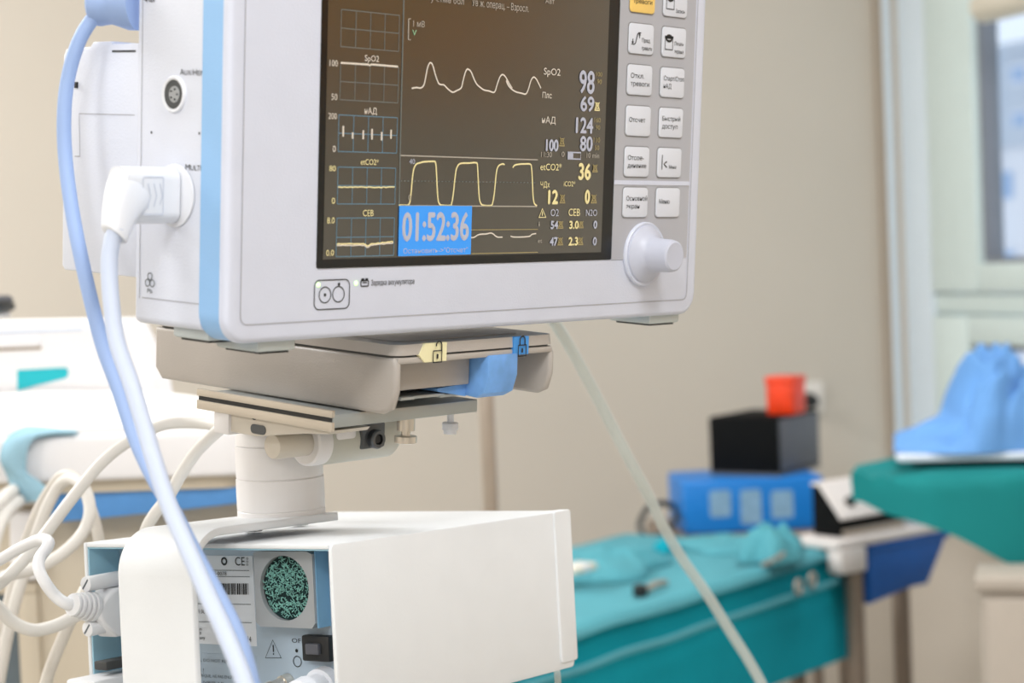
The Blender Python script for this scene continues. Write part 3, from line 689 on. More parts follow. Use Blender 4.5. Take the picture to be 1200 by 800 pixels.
# upper shell with chamfered rim
bm = nb(); t = nb()
o0 = rrect(u_dl, u_dr, w_db, wd0, .006, 3)
def ring_(ins, y): return [t.verts.new((a, y, b)) for a, b in rrect(u_dl + ins, u_dr - ins, w_db + ins, wd0 - ins, .006, 3)]
lv = [ring_(0, y_seam + .0005), ring_(.0005, y_seam + .006), ring_(.0135, DT - .0006), ring_(.0135, DT)]
for a, b in zip(lv, lv[1:]):
    n = len(a)
    for i in range(n): t.faces.new((a[i], a[(i + 1) % n], b[(i + 1) % n], b[i]))
t.faces.new(lv[0]); t.faces.new(lv[-1]); merge(bm, t)
obj('upper_shell', dk(bm), 'dock_grey', dock)
bm = nb(); prism(bm, rrect(u_dl + .0012, u_dr - .0012, w_db + .0012, wd0 - .0012, .006, 3), y_seam - .002, y_seam + .002, 'xz'); obj('seam', dk(bm), 'dock_dark', dock)
# recessed flap, lever, slide plates
ua, ub = u_dl + leg, M.hit(563, 440, 2, wd0 - .004).x
yf0 = M.hit(520, 456, 2, wd0 - .004).y
bm = nb(); box(bm, ua + .0003, ub, yf0, y_op + .002, wd0 - .03, wd0 - .012, .0008); obj('release_flap', dk(bm), 'dock_grey', dock)
la, lb = ub + .0006, M.hit(604, 440, 2, wd0 - .001).x
ll = M.hit(590, 466, 2, wd0).y
prl = [(wd0 - .04, y_op + .001), (wd0 + .001, y_op + .001), (wd0 + .001, ll + .012), (wd0 - .002, ll + .003), (wd0 - .008, ll), (wd0 - .04, ll + .002)]
bm = nb(); prism(bm, prl, la, lb, 'zy', .0015, 2); lv_ = obj('lever', dk(bm), 'lever_blue', dock)
bm = nb(); yq = M.hit(540, 458, 2, wd0 - .01).y
prism(bm, [(M.hit(505, 458, 2, wd0 - .02).x, yq), (la, yq - .004), (la, yq + .003), (M.hit(505, 458, 2, wd0 - .02).x, yq + .0016)], wd0 - .04, wd0 - .015, 'xy'); obj('lever_tongue', dk(bm), 'lever_blue', lv_)
bm = nb(); box(bm, u_dl + leg, lb, y_db + .006, y_db + .016, w_db + .02, wd0 - .03); obj('inner_shadow_box', dk(bm), 'dock_dark', dock).name = 'inner_shade_block'  # dark block painted as the shade inside the dock opening
bm = nb(); 
for (xa, xb, yy, dz) in ((470, 486, 467, -.012), (480, 521, 464, -.016), (516, 556, 462, -.016)):
    a_ = M.hit(xa, yy, 2, wd0 + dz).x; b_ = M.hit(xb, yy, 2, wd0 + dz).x; y_ = M.hit((xa + xb) / 2, yy, 2, wd0 + dz).y
    box(bm, a_, b_, y_ - .0008, y_ + .0008, wd0 + dz - .04, wd0 + dz, .0003)
obj('slide_plate', dk(bm), 'metal_plate', dock)
# printed tags with padlocks
def dm(x, y): h = M.hit(x, y, 2, wd0 + .0008); return (h.x, h.y)
def DF(z): return lambda a, b: Vector((a - u_dl, b - y_db, z - wd0))
def padlock(cx, cy, s, opened):
    bm = nb(); z = wd0 + .0016
    ribbon2(bm, [(cx - s * .5, cy - s * .9), (cx + s * .5, cy - s * .9), (cx + s * .5, cy + .05 * s), (cx - s * .5, cy + .05 * s)], s * .14, DF(z), True)
    sh = [(cx - s * .32, cy + s * .05)] if not opened else [(cx - s * .22, cy + s * .45)]
    dx = s * .15 if opened else 0
    arc = [(cx + dx + s * .32 * math.cos(t), cy + s * .5 + s * .32 * math.sin(t)) for t in [math.pi - math.pi * i / 8 for i in range(9)]]
    ribbon2(bm, sh + arc + [(cx + s * .32 + dx, cy + s * .05)], s * .14, DF(z))
    ribbon2(bm, [(cx, cy - s * .6), (cx, cy - s * .22)], s * .22, DF(z))
    return bm
def face_y(y): return y
ty0, ty1 = M.hit(508, 423.5, 2, wd0).y, M.hit(508, 401.5, 2, wd0).y
ta0, ta1, ta2 = dm(491.5, 412)[0], dm(498, 412)[0], dm(523.5, 412)[0]
bm = nb(); prism(bm, [(ta0, (ty0 + ty1) / 2 - .001), (ta1, ty0), (ta2, ty0), (ta2, ty1), (ta1, ty1)], wd0 - .002, wd0 + .0008, 'xy'); tg = obj('unlock_tag', dk(bm), 'tag_yellow', dock)
obj('padlock_mark', padlock((ta1 + ta2) / 2 + .0005, (ty0 + ty1) / 2 + .0005, .0062, True), 'ink', tg)
ty0, ty1 = M.hit(611, 415, 2, wd0).y, M.hit(611, 394, 2, wd0).y
ta0, ta2 = dm(602.3, 405)[0], dm(619.5, 405)[0]
bm = nb(); prism(bm, [(ta0, ty0), (ta2, ty0), (ta2, ty1), (ta0, ty1)], wd0 - .002, wd0 + .0008, 'xy'); tg = obj('lock_tag', dk(bm), 'tag_blue', dock)
obj('padlock_mark', padlock((ta0 + ta2) / 2, (ty0 + ty1) / 2, .0062, False), 'ink', tg)

# ================================================================== LOWER SUPPLY UNIT frame
Bx = camvec((.57368899, -.00715078, .81904201)); By = -camvec((.0495522, .99843329, -.02599131))
_t = Frame(P(388, 638, 1.0), Bx, By); DPOST = 1.066
d_t = depth(_t.world(_t.hit(330, 607, 1, .009)))
dB = DPOST / d_t
for _ in range(6):
    B = Frame(P(388, 638, dB), Bx, By); d_t = depth(B.world(B.hit(330, 607, 1, .009))); dB *= DPOST / d_t
B = Frame(P(388, 638, dB), Bx, By)
uBr = B.hit(667, 640, 2, 0).x; vBb = B.hit(672, 781, 2, 0).y; wBb = B.hit(103, 680, 0, 0).z
def bs(x, y, u=0): h = B.hit(x, y, 0, u); return (h.z, h.y)
UP_ = .024                                # panel recess
unit = thing('gas_module', 'white metal box module with recessed rear panel, fan filter and switch', 'medical device', B.mat((0, vBb, 0)))
def bk(bm):
    for v in bm.verts: v.co.y -= vBb
    return bm
def BS(u): return lambda a, b: Vector((u, b - vBb, a))
th = .0025
bm = nb()
prism(bm, rrect(0, uBr, vBb, 0, .003, 3), -th, 0, 'xy', .001, 2)                       # front
box(bm, 0, uBr, -th, 0, wBb, -th, .0006); box(bm, 0, uBr, vBb, vBb + th, wBb, -th, .0006)   # top, bottom
box(bm, 0, uBr, vBb, 0, wBb - th, wBb, .0006)                                           # back
box(bm, uBr - .012, uBr, vBb + .001, -.001, wBb, -th, .001)                             # right side
cov = obj('cover', bk(bm), 'box_white', unit)
fu = B.hit(650, 640, 2, 0).x
bm = nb(); prism(bm, rrect(fu, uBr + .002, vBb + .004, .0006, .002, 3), -.006, .0012, 'xy', .0008, 2); obj('flange', bk(bm), 'box_white', unit)
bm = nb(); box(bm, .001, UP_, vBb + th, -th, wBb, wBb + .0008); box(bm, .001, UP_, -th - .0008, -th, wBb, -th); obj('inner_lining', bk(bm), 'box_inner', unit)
bm = nb(); box(bm, UP_, UP_ + .002, vBb + th, -th, wBb, -th); pan = obj('rear_panel', bk(bm), 'panel_grey', unit)
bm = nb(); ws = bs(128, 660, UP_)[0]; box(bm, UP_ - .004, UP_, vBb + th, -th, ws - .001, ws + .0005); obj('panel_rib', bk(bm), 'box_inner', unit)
# fan housing with round opening and foam filter
def bp_(x, y): return bs(x, y, UP_ - .012)
(fw0, fv1), (fw1, fv0) = bp_(296.5, 645.5), bp_(369.5, 736.5)
fcw, fcv = bs(333, 689, UP_ - .012); frr = (bs(333, 651, UP_ - .012)[1] - bs(333, 727, UP_ - .012)[1]) / 2
fu0, fu1 = UP_ - .012, UP_
bm = nb(); n = 48; out = []; inn = []
for i in range(n):
    a_ = 2 * math.pi * (i + .5) / n; c_, s_ = math.cos(a_), math.sin(a_)
    k = min((fw1 - fcw) / c_ if c_ > 0 else (fw0 - fcw) / c_, (fv1 - fcv) / s_ if s_ > 0 else (fv0 - fcv) / s_)
    out.append((fcw + k * c_, fcv + k * s_)); inn.append((fcw + frr * c_, fcv + frr * s_))
VO = [bm.verts.new((fu0, b, a)) for a, b in out]; VI = [bm.verts.new((fu0, b, a)) for a, b in inn]; VD = [bm.verts.new((fu0 + .003, b, a)) for a, b in inn]; VE = [bm.verts.new((fu1, b, a)) for a, b in out]
for i in range(n):
    j = (i + 1) % n
    bm.faces.new((VO[i], VO[j], VI[j], VI[i])); bm.faces.new((VI[i], VI[j], VD[j], VD[i])); bm.faces.new((VO[j], VO[i], VE[i], VE[j]))
fan = obj('fan_housing', bk(bm), 'fan_grey', unit, 30)
bm = nb(); box(bm, fu0 + .002, UP_, fv0, fv1, fw1 - .0002, fw1 + .0006); obj('blue_side_shade', bk(bm), 'panel_shade_blue', fan)  # strip painted as the bluish shaded panel beside the fan
bm = nb(); lathe(bm, (fu0 + .0035, fcv, fcw), (1, 0, 0), [(0, frr), (.004, frr)], 32); obj('filter_backing', bk(bm), 'foam_dark', fan)
bm = nb(); rnd = random.Random(3)
for k in range(480):
    rr = frr * math.sqrt(rnd.random()) * .97; a_ = rnd.uniform(0, 6.283); pw, pv = fcw + rr * math.cos(a_), fcv + rr * math.sin(a_)
    L_ = rnd.uniform(.0007, .0016); d_ = rnd.uniform(0, 6.283); bend = rnd.uniform(-.9, .9); pts = []
    for q in (-1, 0, 1):
        pts.append(Vector((fu0 + .0028 + rnd.uniform(-.001, .001), pv + L_ * q * math.sin(d_ + bend * q), pw + L_ * q * math.cos(d_ + bend * q))))
    if all(math.hypot(p.z - fcw, p.y - fcv) < frr for p in pts): tube(bm, pts, rnd.uniform(.00016, .0003), 4, 2)
fm = obj('filter_foam', bk(bm), 'foam_light', fan); fm['kind'] = 'stuff'
bm = nb(); a_, b_ = bp_(330, 644), bp_(348, 641); tube(bm, [Vector((fu0 + .006, fv1 + .0005, a_[0])), Vector((fu0 + .006, fv1 + .0030, a_[0] + .006)), Vector((fu0 + .006, fv1 + .0018, a_[0] + .018)), Vector((fu0 + .006, fv1 + .0022, a_[0] + .03))], .0006, 6, 4); obj('fan_wire', bk(bm), 'black_plastic', fan)
# white type label
(l0, lt), (l1, lbv) = bs(205, 650, UP_), bs(301.5, 757, UP_)
bm = nb(); box(bm, UP_ - .0004, UP_, lbv, lt, l0, l1); lab = obj('type_label', bk(bm), 'label_white', unit)
ul = UP_ - .0007
def btx(bm, s, x0, x1, y0, y1, u=ul):
    a0, b = bs(x0, y1, u); a1 = bs(x1, y1, u)[0]; t = bs((x0 + x1) / 2, y0, u)[1]; b = bs((x0 + x1) / 2, y1, u)[1]
    add_text(bm, s, a0, a1, b, t - b, BS(u))
bm = nb()
btx(bm, 'CE', 275.6, 287, 652.6, 662.4); btx(bm, 'ASFJ-0078', 243, 265.5, 669.5, 673.6); btx(bm, '41.0L', 230, 240, 714, 718.4); btx(bm, '00', 268, 272, 715.6, 720)
btx(bm, 'agen', 226, 236.4, 734.4, 738.2); btx(bm, '3-33', 226, 235.6, 739.6, 743.2); btx(bm, 'ermany', 226, 240.4, 744.8, 748.6); btx(bm, '\u00b02014', 281, 294.5, 745.4, 751.8)
ribbon2(bm, [bs(*p, ul) for p in ((236, 650.6), (241, 654.6), (241.4, 661.6))], .0007, BS(ul))
ribbon2(bm, circ(*bs(262.6, 657.4, ul), .0018, n=12), .0011, BS(ul), True)
for q in range(3): btx(bm, '0', 288.6, 290.8, 653 + 3.6 * q, 655.6 + 3.6 * q)
obj('lettering', bm, 'ink', lab)
bm = nb()
for (xa, ya, xb, yb) in ((240, 667.8, 292, 668.4), (244, 675.2, 292.6, 675.6), (224, 707, 294, 708), (226, 728, 295, 729.4)):
    ribbon2(bm, [bs(xa, ya, ul), bs(xb, yb, ul)], .00035, BS(ul))
obj('ruled_line', bm, 'ink_grey', lab)
bm = nb(); x = 224.0; rb = random.Random(5)
while x < 292.5:
    wv_ = rb.choice((.6, 1.1, 1.8, 2.6)); 
    p0, p1, p2, p3 = bs(x, 683.4, ul), bs(x + wv_, 683.4, ul), bs(x + wv_ + .2, 696.5, ul), bs(x + .2, 696.5, ul)
    poly(bm, [BS(ul)(*p) for p in (p0, p1, p2, p3)]); x += wv_ + rb.choice((.7, 1.2, 1.8))
obj('barcode', bm, 'ink', lab)
(l0, lt), (l1, lbv) = bs(205, 763, UP_), bs(303, 830, UP_)
bm = nb(); box(bm, UP_ - .0003, UP_, lbv, lt, l0, l1); lab2 = obj('caution_label', bk(bm), 'panel_grey', unit)
bm = nb(); btx(bm, 'CA, DO NOT REMOVE', 229, 279, 772.4, 775.8); btx(bm, 'N !', 230.4, 239, 782.6, 788.6); btx(bm, 'ECTRIQUE, NE PAS ENLEVER', 229, 279, 790.6, 794); btx(bm, 'OUVRIR LE', 229, 262, 798, 802); obj('lettering', bm, 'ink_grey', lab2)
# warning triangle, OFF mark, rocker switch
bm = nb(); uz = UP_ - .0003
ribbon2(bm, [bs(*p, uz) for p in ((311, 770.6), (329.4, 770.6), (319.6, 749.6))], .0005, BS(uz), True); ribbon2(bm, [bs(320, 755.4, uz), bs(320.4, 763.6, uz)], .0008, BS(uz)); ribbon2(bm, [bs(320.4, 765.2, uz), bs(320.5, 766.8, uz)], .0008, BS(uz))
obj('warning_mark', bm, 'ink', unit)
bm = nb(); btx(bm, 'OFF', 342, 357, 748, 753, uz); obj('lettering', bm, 'ink', unit)
bm = nb(); poly(bm, [BS(uz)(*q) for q in circ(*bs(347.6, 762.2, uz), .0010, n=12)]); ribbon2(bm, circ(*bs(348.4, 774.8, uz), .0028, n=20), .0005, BS(uz), True); obj('on_off_mark', bm, 'ink', unit)
usw = UP_ - .006
(sw0, sv1), (sw1, sv0) = bs(352.6, 744, usw), bs(386, 776, usw)
bm = nb(); box(bm, usw, UP_, sv0, sv1, sw0, sw1, .001); sw = obj('power_switch', bk(bm), 'black_plastic', unit)
bm = nb(); box(bm, usw - .0025, usw + .001, sv0 + .004, sv1 - .004, sw0 + .0045, sw1 - .0055, .0006); obj('rocker', bk(bm), 'unit_dark_grey', sw)
# coax and power fittings at the lower edge of the panel
for (x, y, ln, r, m_, nm) in ((338, 797, .022, .0032, 'metal_bright', 'coax_fitting'), (384, 803, .026, .0085, 'plug_white', 'power_inlet')):
    w_, v_ = bs(x, y, UP_)
    bm = nb(); lathe(bm, (UP_, v_, w_), (-1, -.12, 0), [(0, r * 1.25), (ln * .25, r * 1.25), (ln * .26, r), (ln * .6, r * .96), (ln * .62, r * 1.15), (ln * .9, r * 1.1), (ln, r * .6)], 20); obj(nm, bk(bm), m_, unit)

# bent strap over the unit with the post standing on it
US = -.034
w_n = bs(225, 700, US)[0]; w_f = bs(139, 700, US)[0]
hS = B.hit(300, 612, 2, w_n); VS = hS.y; ts = .0045; rb_ = .024
prof = []; prof_i = []
uEnd = B.hit(383, 601, 2, w_n).x + .01
prof = [(uEnd, VS)]; prof_i = [(uEnd, VS - ts)]
for i in range(13):
    a_ = math.radians(90 + 90 * i / 12); cu, cv = US + rb_, VS - rb_
    prof.append((cu + rb_ * math.cos(a_), cv + rb_ * math.sin(a_))); prof_i.append((cu + (rb_ - ts) * math.cos(a_), cv + (rb_ - ts) * math.sin(a_)))
prof.append((US, VS - .22)); prof_i.append((US + ts, VS - .22))
mount = thing('mounting_post', 'white swivel post on a bent steel strap between dock and box module', 'mount', Matrix.Translation(P(330, 612, DPOST)))
mo = mount.location.copy()
def mw(bm, fr):                       # frame coordinates -> mount local
    for v in bm.verts: v.co = fr.world(v.co) - mo
    return bm
bm = nb(); prism(bm, prof + prof_i[::-1], w_f, w_n, 'xy', .0008, 2); obj('strap', mw(bm, B), 'box_white', mount, 40)
for (x, y) in ((296, 613), (350, 606)):
    h = B.hit(x, y, 1, VS - ts); bm = nb(); cyl(bm, (h.x, VS - ts, h.z), (h.x, VS - ts - max(.001, min(.0075, VS - ts - .0008)), h.z), .0055, 6); obj('bolt', mw(bm, B), 'metal_plate', mount)
h = B.hit(330, 603, 1, VS); pbase = B.world(h)
rP = .0245 * depth(pbase) / DPOST
bm = nb()
vtop = depth(pbase) * 110 / FPX
lathe(bm, pbase - mo, (0, 0, 1), [(-.003, rP), (.0035, rP), (.0040, rP * .985), (.0045, rP * 1.0), (.0215, rP * 1.0), (.0217, rP * .97), (.0222, rP * .97), (.0225, rP * .99), (.040, rP * .985), (.0405, rP * .95), (.0412, rP * .98), (.046, rP * .96), (vtop + .001, rP * .8)], 48)
obj('post', bm, 'mount_white', mount, 30)
# adapter plate under the dock
c1_ = M.hit(391, 488, 1, y_db - .0015); c2_ = M.hit(582, 473, 1, y_db - .0015); c3_ = M.hit(214, 463, 1, y_db - .0015)
up0, up1, wpf, wpb = c1_.x, c2_.x, c1_.z, c3_.z
bm = nb(); box(bm, up0, up1, y_db - .0075, y_db - .0006, wpb, wpf, .0006); obj('adapter_plate', mw(bm, M), 'metal_plate', mount)
bm = nb(); box(bm, up0 - .0012, up0 + .001, y_db - .0022, y_db + .0015, wpb, wpf, .0003); box(bm, up0 - .0012, up0 + .001, y_db - .0095, y_db - .0045, wpb, wpf, .0003); obj('rail_lip', mw(bm, M), 'metal_bright', mount)
bm = nb(); box(bm, up0 - .0004, up0 + .001, y_db - .0045, y_db - .0022, wpb + .001, wpf - .001); obj('rail_slot', mw(bm, M), 'black_plastic', mount)
# tapered bracket web under the plate
ya = y_db - .0095
wa, wb_ = M.hit(262, 485, 0, up0).z, M.hit(384, 497, 0, up0).z
wb_ = M.hit(352, 490, 0, up0).z
bm = nb(); prism(bm, [(wpb + .012, ya), (wpf - .004, ya), (wpf - .006, ya - .002), (wb_, ya - .004), (wa + .024, ya - .010), (wa + .004, ya - .010), (wa, ya - .004)], up0 + .002, up0 + .03, 'zy', .0008, 2); obj('bracket', mw(bm, M), 'mount_beige', mount)
h = M.hit(298, 487, 0, up0 + .002); bm = nb(); lathe(bm, (up0 + .0025, h.y, h.z), (-1, 0, 0), [(0, .0024), (.0008, .0022)], 14); obj('hole', mw(bm, M), 'black_plastic', mount)
h = M.hit(303, 503, 0, up0 + .002); bm = nb(); prism(bm, rrect(h.z - .006, h.z + .006, h.y - .0025, h.y + .0025, .0024, 5), up0 + .0015, up0 + .003, 'zy'); obj('slot', mw(bm, M), 'steel_dark', mount)
# tilt axle: beige pin, white collar, clamp body with hex screw
e0 = M.loc(P(319, 523, DPOST - .052)); ex = Vector((1, 0, 0))
def at_px(px):
    lo, hi = 0, .4
    for _ in range(40):
        m_ = (lo + hi) / 2; p = M.world(e0 + ex * m_); d_ = p - EYE; xx = 600 + FPX * d_.dot(RT) / d_.dot(FW)
        if xx < px: lo = m_
        else: hi = m_
    return lo
k = 1.22 * (DPOST - .05) / FPX
L1, L2, L3 = at_px(358), at_px(372), at_px(452)
bm = nb(); lathe(bm, e0, ex, [(0, 11.5 * k), (.0012, 12.6 * k), (L1 + .004, 12.8 * k)], 32); obj('tilt_axle', mw(bm, M), 'mount_beige', mount)
bm = nb(); lathe(bm, e0 + ex * L1, ex, [(0, 16 * k), (-.001, 21 * k), (0, 23 * k), (.004, 23.5 * k), (L2 - L1, 23.5 * k)], 36); obj('tilt_collar', mw(bm, M), 'mount_white', mount)
bm = nb(); lathe(bm, e0 + ex * L2, ex, [(0, 23 * k), (.001, 24 * k), (L3 - L2 - .002, 24 * k), (L3 - L2, 22 * k)], 36)
box(bm, e0.x + L2 + .004, e0.x + L3 - .006, e0.y, ya, e0.z - 20 * k, e0.z + 14 * k, .002); obj('clamp_body', mw(bm, M), 'mount_grey', mount)
hx = e0 + ex * at_px(417) + Vector((0, .0, 23.5 * k))
bm = nb(); box(bm, hx.x - .009, hx.x + .009, hx.y - 9 * k, hx.y + 17 * k, hx.z - .006, hx.z - .001 + .0025, .0015); obj('screw_pocket', mw(bm, M), 'steel_dark', mount)
bm = nb(); lathe(bm, hx + Vector((0, 1 * k, .001)), (0, 0, 1), [(0, 9.5 * k), (.004, 9.5 * k), (.0048, 8.4 * k), (.0047, 5.4 * k), (.0015, 5.2 * k)], 28); sc_ = obj('hex_screw', mw(bm, M), 'steel_dark', mount)
bm = nb(); cyl(bm, hx + Vector((0, 1 * k, .0028)), hx + Vector((0, 1 * k, .0046)), 4.4 * k, 6); obj('hex_socket', mw(bm, M), 'black_plastic', sc_)
bm = nb(); a_ = e0 + ex * at_px(386); box(bm, a_.x - .007, a_.x + .008, a_.y + 2 * k, a_.y + 24 * k, a_.z + 18 * k, a_.z + 24.6 * k, .002); obj('clamp_tab', mw(bm, M), 'mount_white', mount)
# thumb screws hanging from the plate
def hanger(px, py0, py1, wq, prof, m_, nm):
    h = M.hit(px, py0, 2, wq); y1 = M.hit(px, py1, 2, wq).y; L_ = h.y - y1
    bm = nb(); lathe(bm, (h.x, y_db - .006, h.z), (0, -1, 0), [(0, prof[0][1])] + [(y_db - .006 - h.y + L_ * t, r) for t, r in prof], 24); obj(nm, mw(bm, M), m_, mount)
hanger(476, 489, 519, wpf - .012, [(0.0, .0045), (.02, .0048), (.5, .0048), (.52, .0026), (.68, .0026), (.7, .0055), (.72, .006), (.97, .006), (1, .0052)], 'metal_bright', 'lock_pin')
hanger(528, 483, 508, wpf - .03, [(0.0, .0019), (.45, .0019), (.47, .0042), (.5, .0046), (.8, .0046), (.82, .0038), (1, .0036)], 'plug_white', 'thumb_screw')
bm = nb(); h = M.hit(266, 497, 0, up0 + .004); box(bm, up0 + .0, up0 + .012, h.y - .005, ya + .002, h.z - .007, h.z + .006, .0015); obj('cable_clip', mw(bm, M), 'mount_white', mount)

# ================================================================== PLUGS AND LOOSE CABLES by the module
dsub = thing('serial_cable', 'light grey serial plug with two slotted thumbscrews and curling cable', 'cable', Matrix.Translation(B.world(B.hit(140, 718, 0, UP_))))
do = dsub.location.copy()
wq = max(bs(150, 715, UP_)[0], wBb + .0135)
def dsw(bm):
    for v in bm.verts: v.co = B.world(v.co) - do
    return bm
def qx(px, py): return B.hit(px, py, 2, wq)            # plane through the plug, perpendicular to the front
b0 = qx(106, 718); bt, bb = qx(125, 689).y, qx(125, 746).y
um0 = qx(106, 715).x
bm = nb(); prism(bm, [(UP_ - .0004, bt), (UP_ - .0004, bb), (um0 + .012, bb), (um0 + .003, bb + .008), (um0, bb + .012), (um0, bt - .012), (um0 + .003, bt - .006), (um0 + .012, bt)], wq - .008, wq + .008, 'xy', .002, 3); obj('plug_body', dsw(bm), 'connector_white', dsub)
pb0, pb1 = qx(108, 711), qx(84, 708); axd = (pb1 - pb0)
bm = nb(); Lb = axd.length; lathe(bm, pb0, axd, [(0, .0085), (Lb * .16, .0085)] + [q for i in range(4) for q in ((Lb * (.2 + .2 * i), .0060 - .0004 * i), (Lb * (.26 + .2 * i), .0060 - .0004 * i), (Lb * (.28 + .2 * i), .0082 - .0006 * i), (Lb * (.37 + .2 * i), .0080 - .0006 * i), (Lb * (.39 + .2 * i), .0058 - .0004 * i))] , 24); obj('strain_relief', dsw(bm), 'connector_white', dsub)
for (x, y, x2, y2) in ((100, 684.5, 140, 681), (102, 737, 140, 741)):
    s0 = qx(x, y); s1 = Vector((UP_ - .0004, s0.y + .001, wq))
    bm = nb(); cyl(bm, s0, s1, .0043, 20, .0006); ts_ = obj('thumbscrew', dsw(bm), 'connector_white', dsub)
    dd = (s1 - s0).normalized(); bm = nb(); t = nb(); bmesh.ops.create_cube(t, size=1)
    for v in t.verts:
        q = Vector((v.co.x * .0008, v.co.y * .0068, v.co.z * .0010)); q.rotate(Matrix.Rotation(math.radians(40), 3, 'X')); v.co = s0 + dd * .0002 + q
    merge(bm, t); obj('slot', dsw(bm), 'ink_grey', ts_)
def rp(x, y, d): return P(x, y, d) - do
dp = depth(B.world(pb1))
bm = nb(); tube(bm, [rp(88, 708.5, dp + .004), rp(78, 707, dp), rp(66, 699, dp), (rp(54, 684, dp)), rp(46, 668, dp + .005), rp(46, 655, dp + .012), rp(54, 643, dp + .02), rp(57, 635, dp + .026), rp(50, 631.5, dp + .034), rp(38, 635, dp + .045), rp(18, 645, dp + .06), rp(-4, 658, dp + .07), rp(-40, 676, dp + .08)], .0034, 14, 8); obj('cable', bm, 'connector_white', dsub)

inlet = thing('network_plug', 'pale grey rectangular plug under the serial plug at the frame bottom', 'plug', Matrix.Translation(B.world(B.hit(140, 798, 0, UP_))))
io = inlet.location.copy()
def inw(bm):
    for v in bm.verts: v.co = B.world(v.co) - io
    return bm
a_ = qx(93, 800); b_ = qx(140, 783)
bm = nb(); box(bm, a_.x, UP_ - .0004, a_.y - .016, b_.y - .002, wq - .011, wq + .012, .0015); obj('plug_body', inw(bm), 'connector_white', inlet)
bm = nb(); c_ = qx(116, 779); box(bm, c_.x, UP_ - .0004, c_.y - .003, c_.y + .002, wq - .004, wq + .006, .0008); obj('latch', inw(bm), 'dock_dark', inlet)
bm = nb(); s0 = qx(104, 803); tube(bm, [s0, s0 + Vector((-.02, -.004, 0)), s0 + Vector((-.04, -.02, 0)), s0 + Vector((-.05, -.06, 0))], .0036, 12, 6); obj('cable', inw(bm), 'connector_white', inlet)

def loose_cable(name, lab, pts, r, m_, group=None):
    o = P(*pts[0]); bm = nb(); tube(bm, [P(*p) - o for p in pts], r * 1.1, 14, 8); t = obj(name, bm, m_); t.location = o
    return tag(t, lab, 'cable', group)
loose_cable('beige_cable', 'long cream cable arching down from below the dock to the lower left', [(300, 499, 1.16), (268, 500, 1.18), (246, 497, 1.2), (222, 495, 1.21), (198, 496, 1.21), (172, 505, 1.205), (146, 520, 1.2), (120, 541, 1.19), (96, 569, 1.18), (72, 600, 1.17), (48, 632, 1.16), (24, 660, 1.15), (-6, 688, 1.14), (-50, 715, 1.13)], .0034, 'cable_cream')
loose_cable('grey_cable', 'beige cable dropping from the bracket clip behind the bent strap', [(275, 494, 1.115), (262, 500, 1.12), (246, 513, 1.125), (228, 532, 1.13), (212, 556, 1.135), (197, 582, 1.14), (180, 604, 1.15), (170, 625, 1.16), (165, 660, 1.17)], .0034, 'cable_cream')
loose_cable('looped_cable', 'white cable curling in a narrow loop in front of the blue drawer edge', [(-12, 870, 1.38), (4, 770, 1.37), (18, 705, 1.36), (34, 655, 1.36), (46, 618, 1.355), (58, 588, 1.35), (70, 568, 1.345), (83, 561, 1.335), (95, 567, 1.325), (103, 582, 1.32), (105, 602, 1.315), (97, 624, 1.31), (80, 643, 1.3), (58, 658, 1.29), (34, 668, 1.28), (10, 674, 1.27), (-30, 690, 1.26)], .0039, 'cable_cream')
loose_cable('brown_shaded_cable', 'beige cable bowed behind the looped white cable', [(-24, 870, 1.44), (-8, 780, 1.43), (6, 720, 1.42), (22, 660, 1.42), (40, 608, 1.41), (58, 574, 1.4), (76, 556, 1.38), (94, 566, 1.37), (108, 600, 1.36), (117, 640, 1.36), (118, 690, 1.36), (112, 760, 1.37)], .0036, 'cable_beige')
loose_cable('sagging_cable', 'cream cable sagging low below the serial plug', [(-30, 690, 1.16), (-6, 708, 1.16), (14, 728, 1.165), (38, 738, 1.17), (62, 734, 1.18), (84, 724, 1.19), (102, 713, 1.2), (128, 690, 1.23), (150, 660, 1.26)], .0037, 'cable_cream')
loose_cable('hanging_cable', 'grey beige cable hanging straight down below the serial plug', [(100, 690, 1.25), (88, 715, 1.24), (76, 742, 1.24), (64, 770, 1.24), (54, 800, 1.24), (46, 850, 1.24)], .0037, 'cable_beige')
loose_cable('edge_cable', 'cream cable entering at the left picture edge under the blue cloth strip', [(-30, 612, 1.55), (-4, 592, 1.62), (8, 580, 1.67), (20, 573, 1.72), (38, 572, 1.742)], .0052, 'cable_cream')
loose_cable('edge_cable', 'white cable bending down at the left picture edge beside the drawer', [(40, 582, 1.742), (26, 585, 1.72), (12, 595, 1.66), (0, 612, 1.6), (-10, 645, 1.57), (-16, 690, 1.56)], .0056, 'cable_cream')

# ================================================================== WHITE MACHINE on the left
LA = math.radians(4)
LM_ = Frame(P(150, 560, 1.72), Vector((math.cos(LA), -math.sin(LA), 0)), ZV)
def l2(x, y, z=0): h = LM_.hit(x, y, 2, z); return (h.x, h.y)
xl = l2(-90, 540)[0]; xr = l2(302, 540)[0]; yb_, yt_ = l2(150, 562)[1], l2(150, 507)[1]
fl = -LM_.o.z
mach = thing('incubator_cart', 'white infant warmer cart with sloped hood, tray edge and blue drawer', 'medical cart', LM_.mat((0, fl, 0)))
def lk(bm):
    for v in bm.verts: v.co.y -= fl
    return bm
bm = nb(); prism(bm, rrect(xl, xr, -.42, 0, .03, 5), yb_, yt_, 'xz', .006, 3); obj('tray', lk(bm), 'machine_white', mach)
bm = nb(); prism(bm, rrect(xl + .02, xr - .02, -.40, -.015, .02, 5), yb_ - .012, yb_, 'xz'); obj('tray_underside', lk(bm), 'machine_beige', mach)
zh = -.10
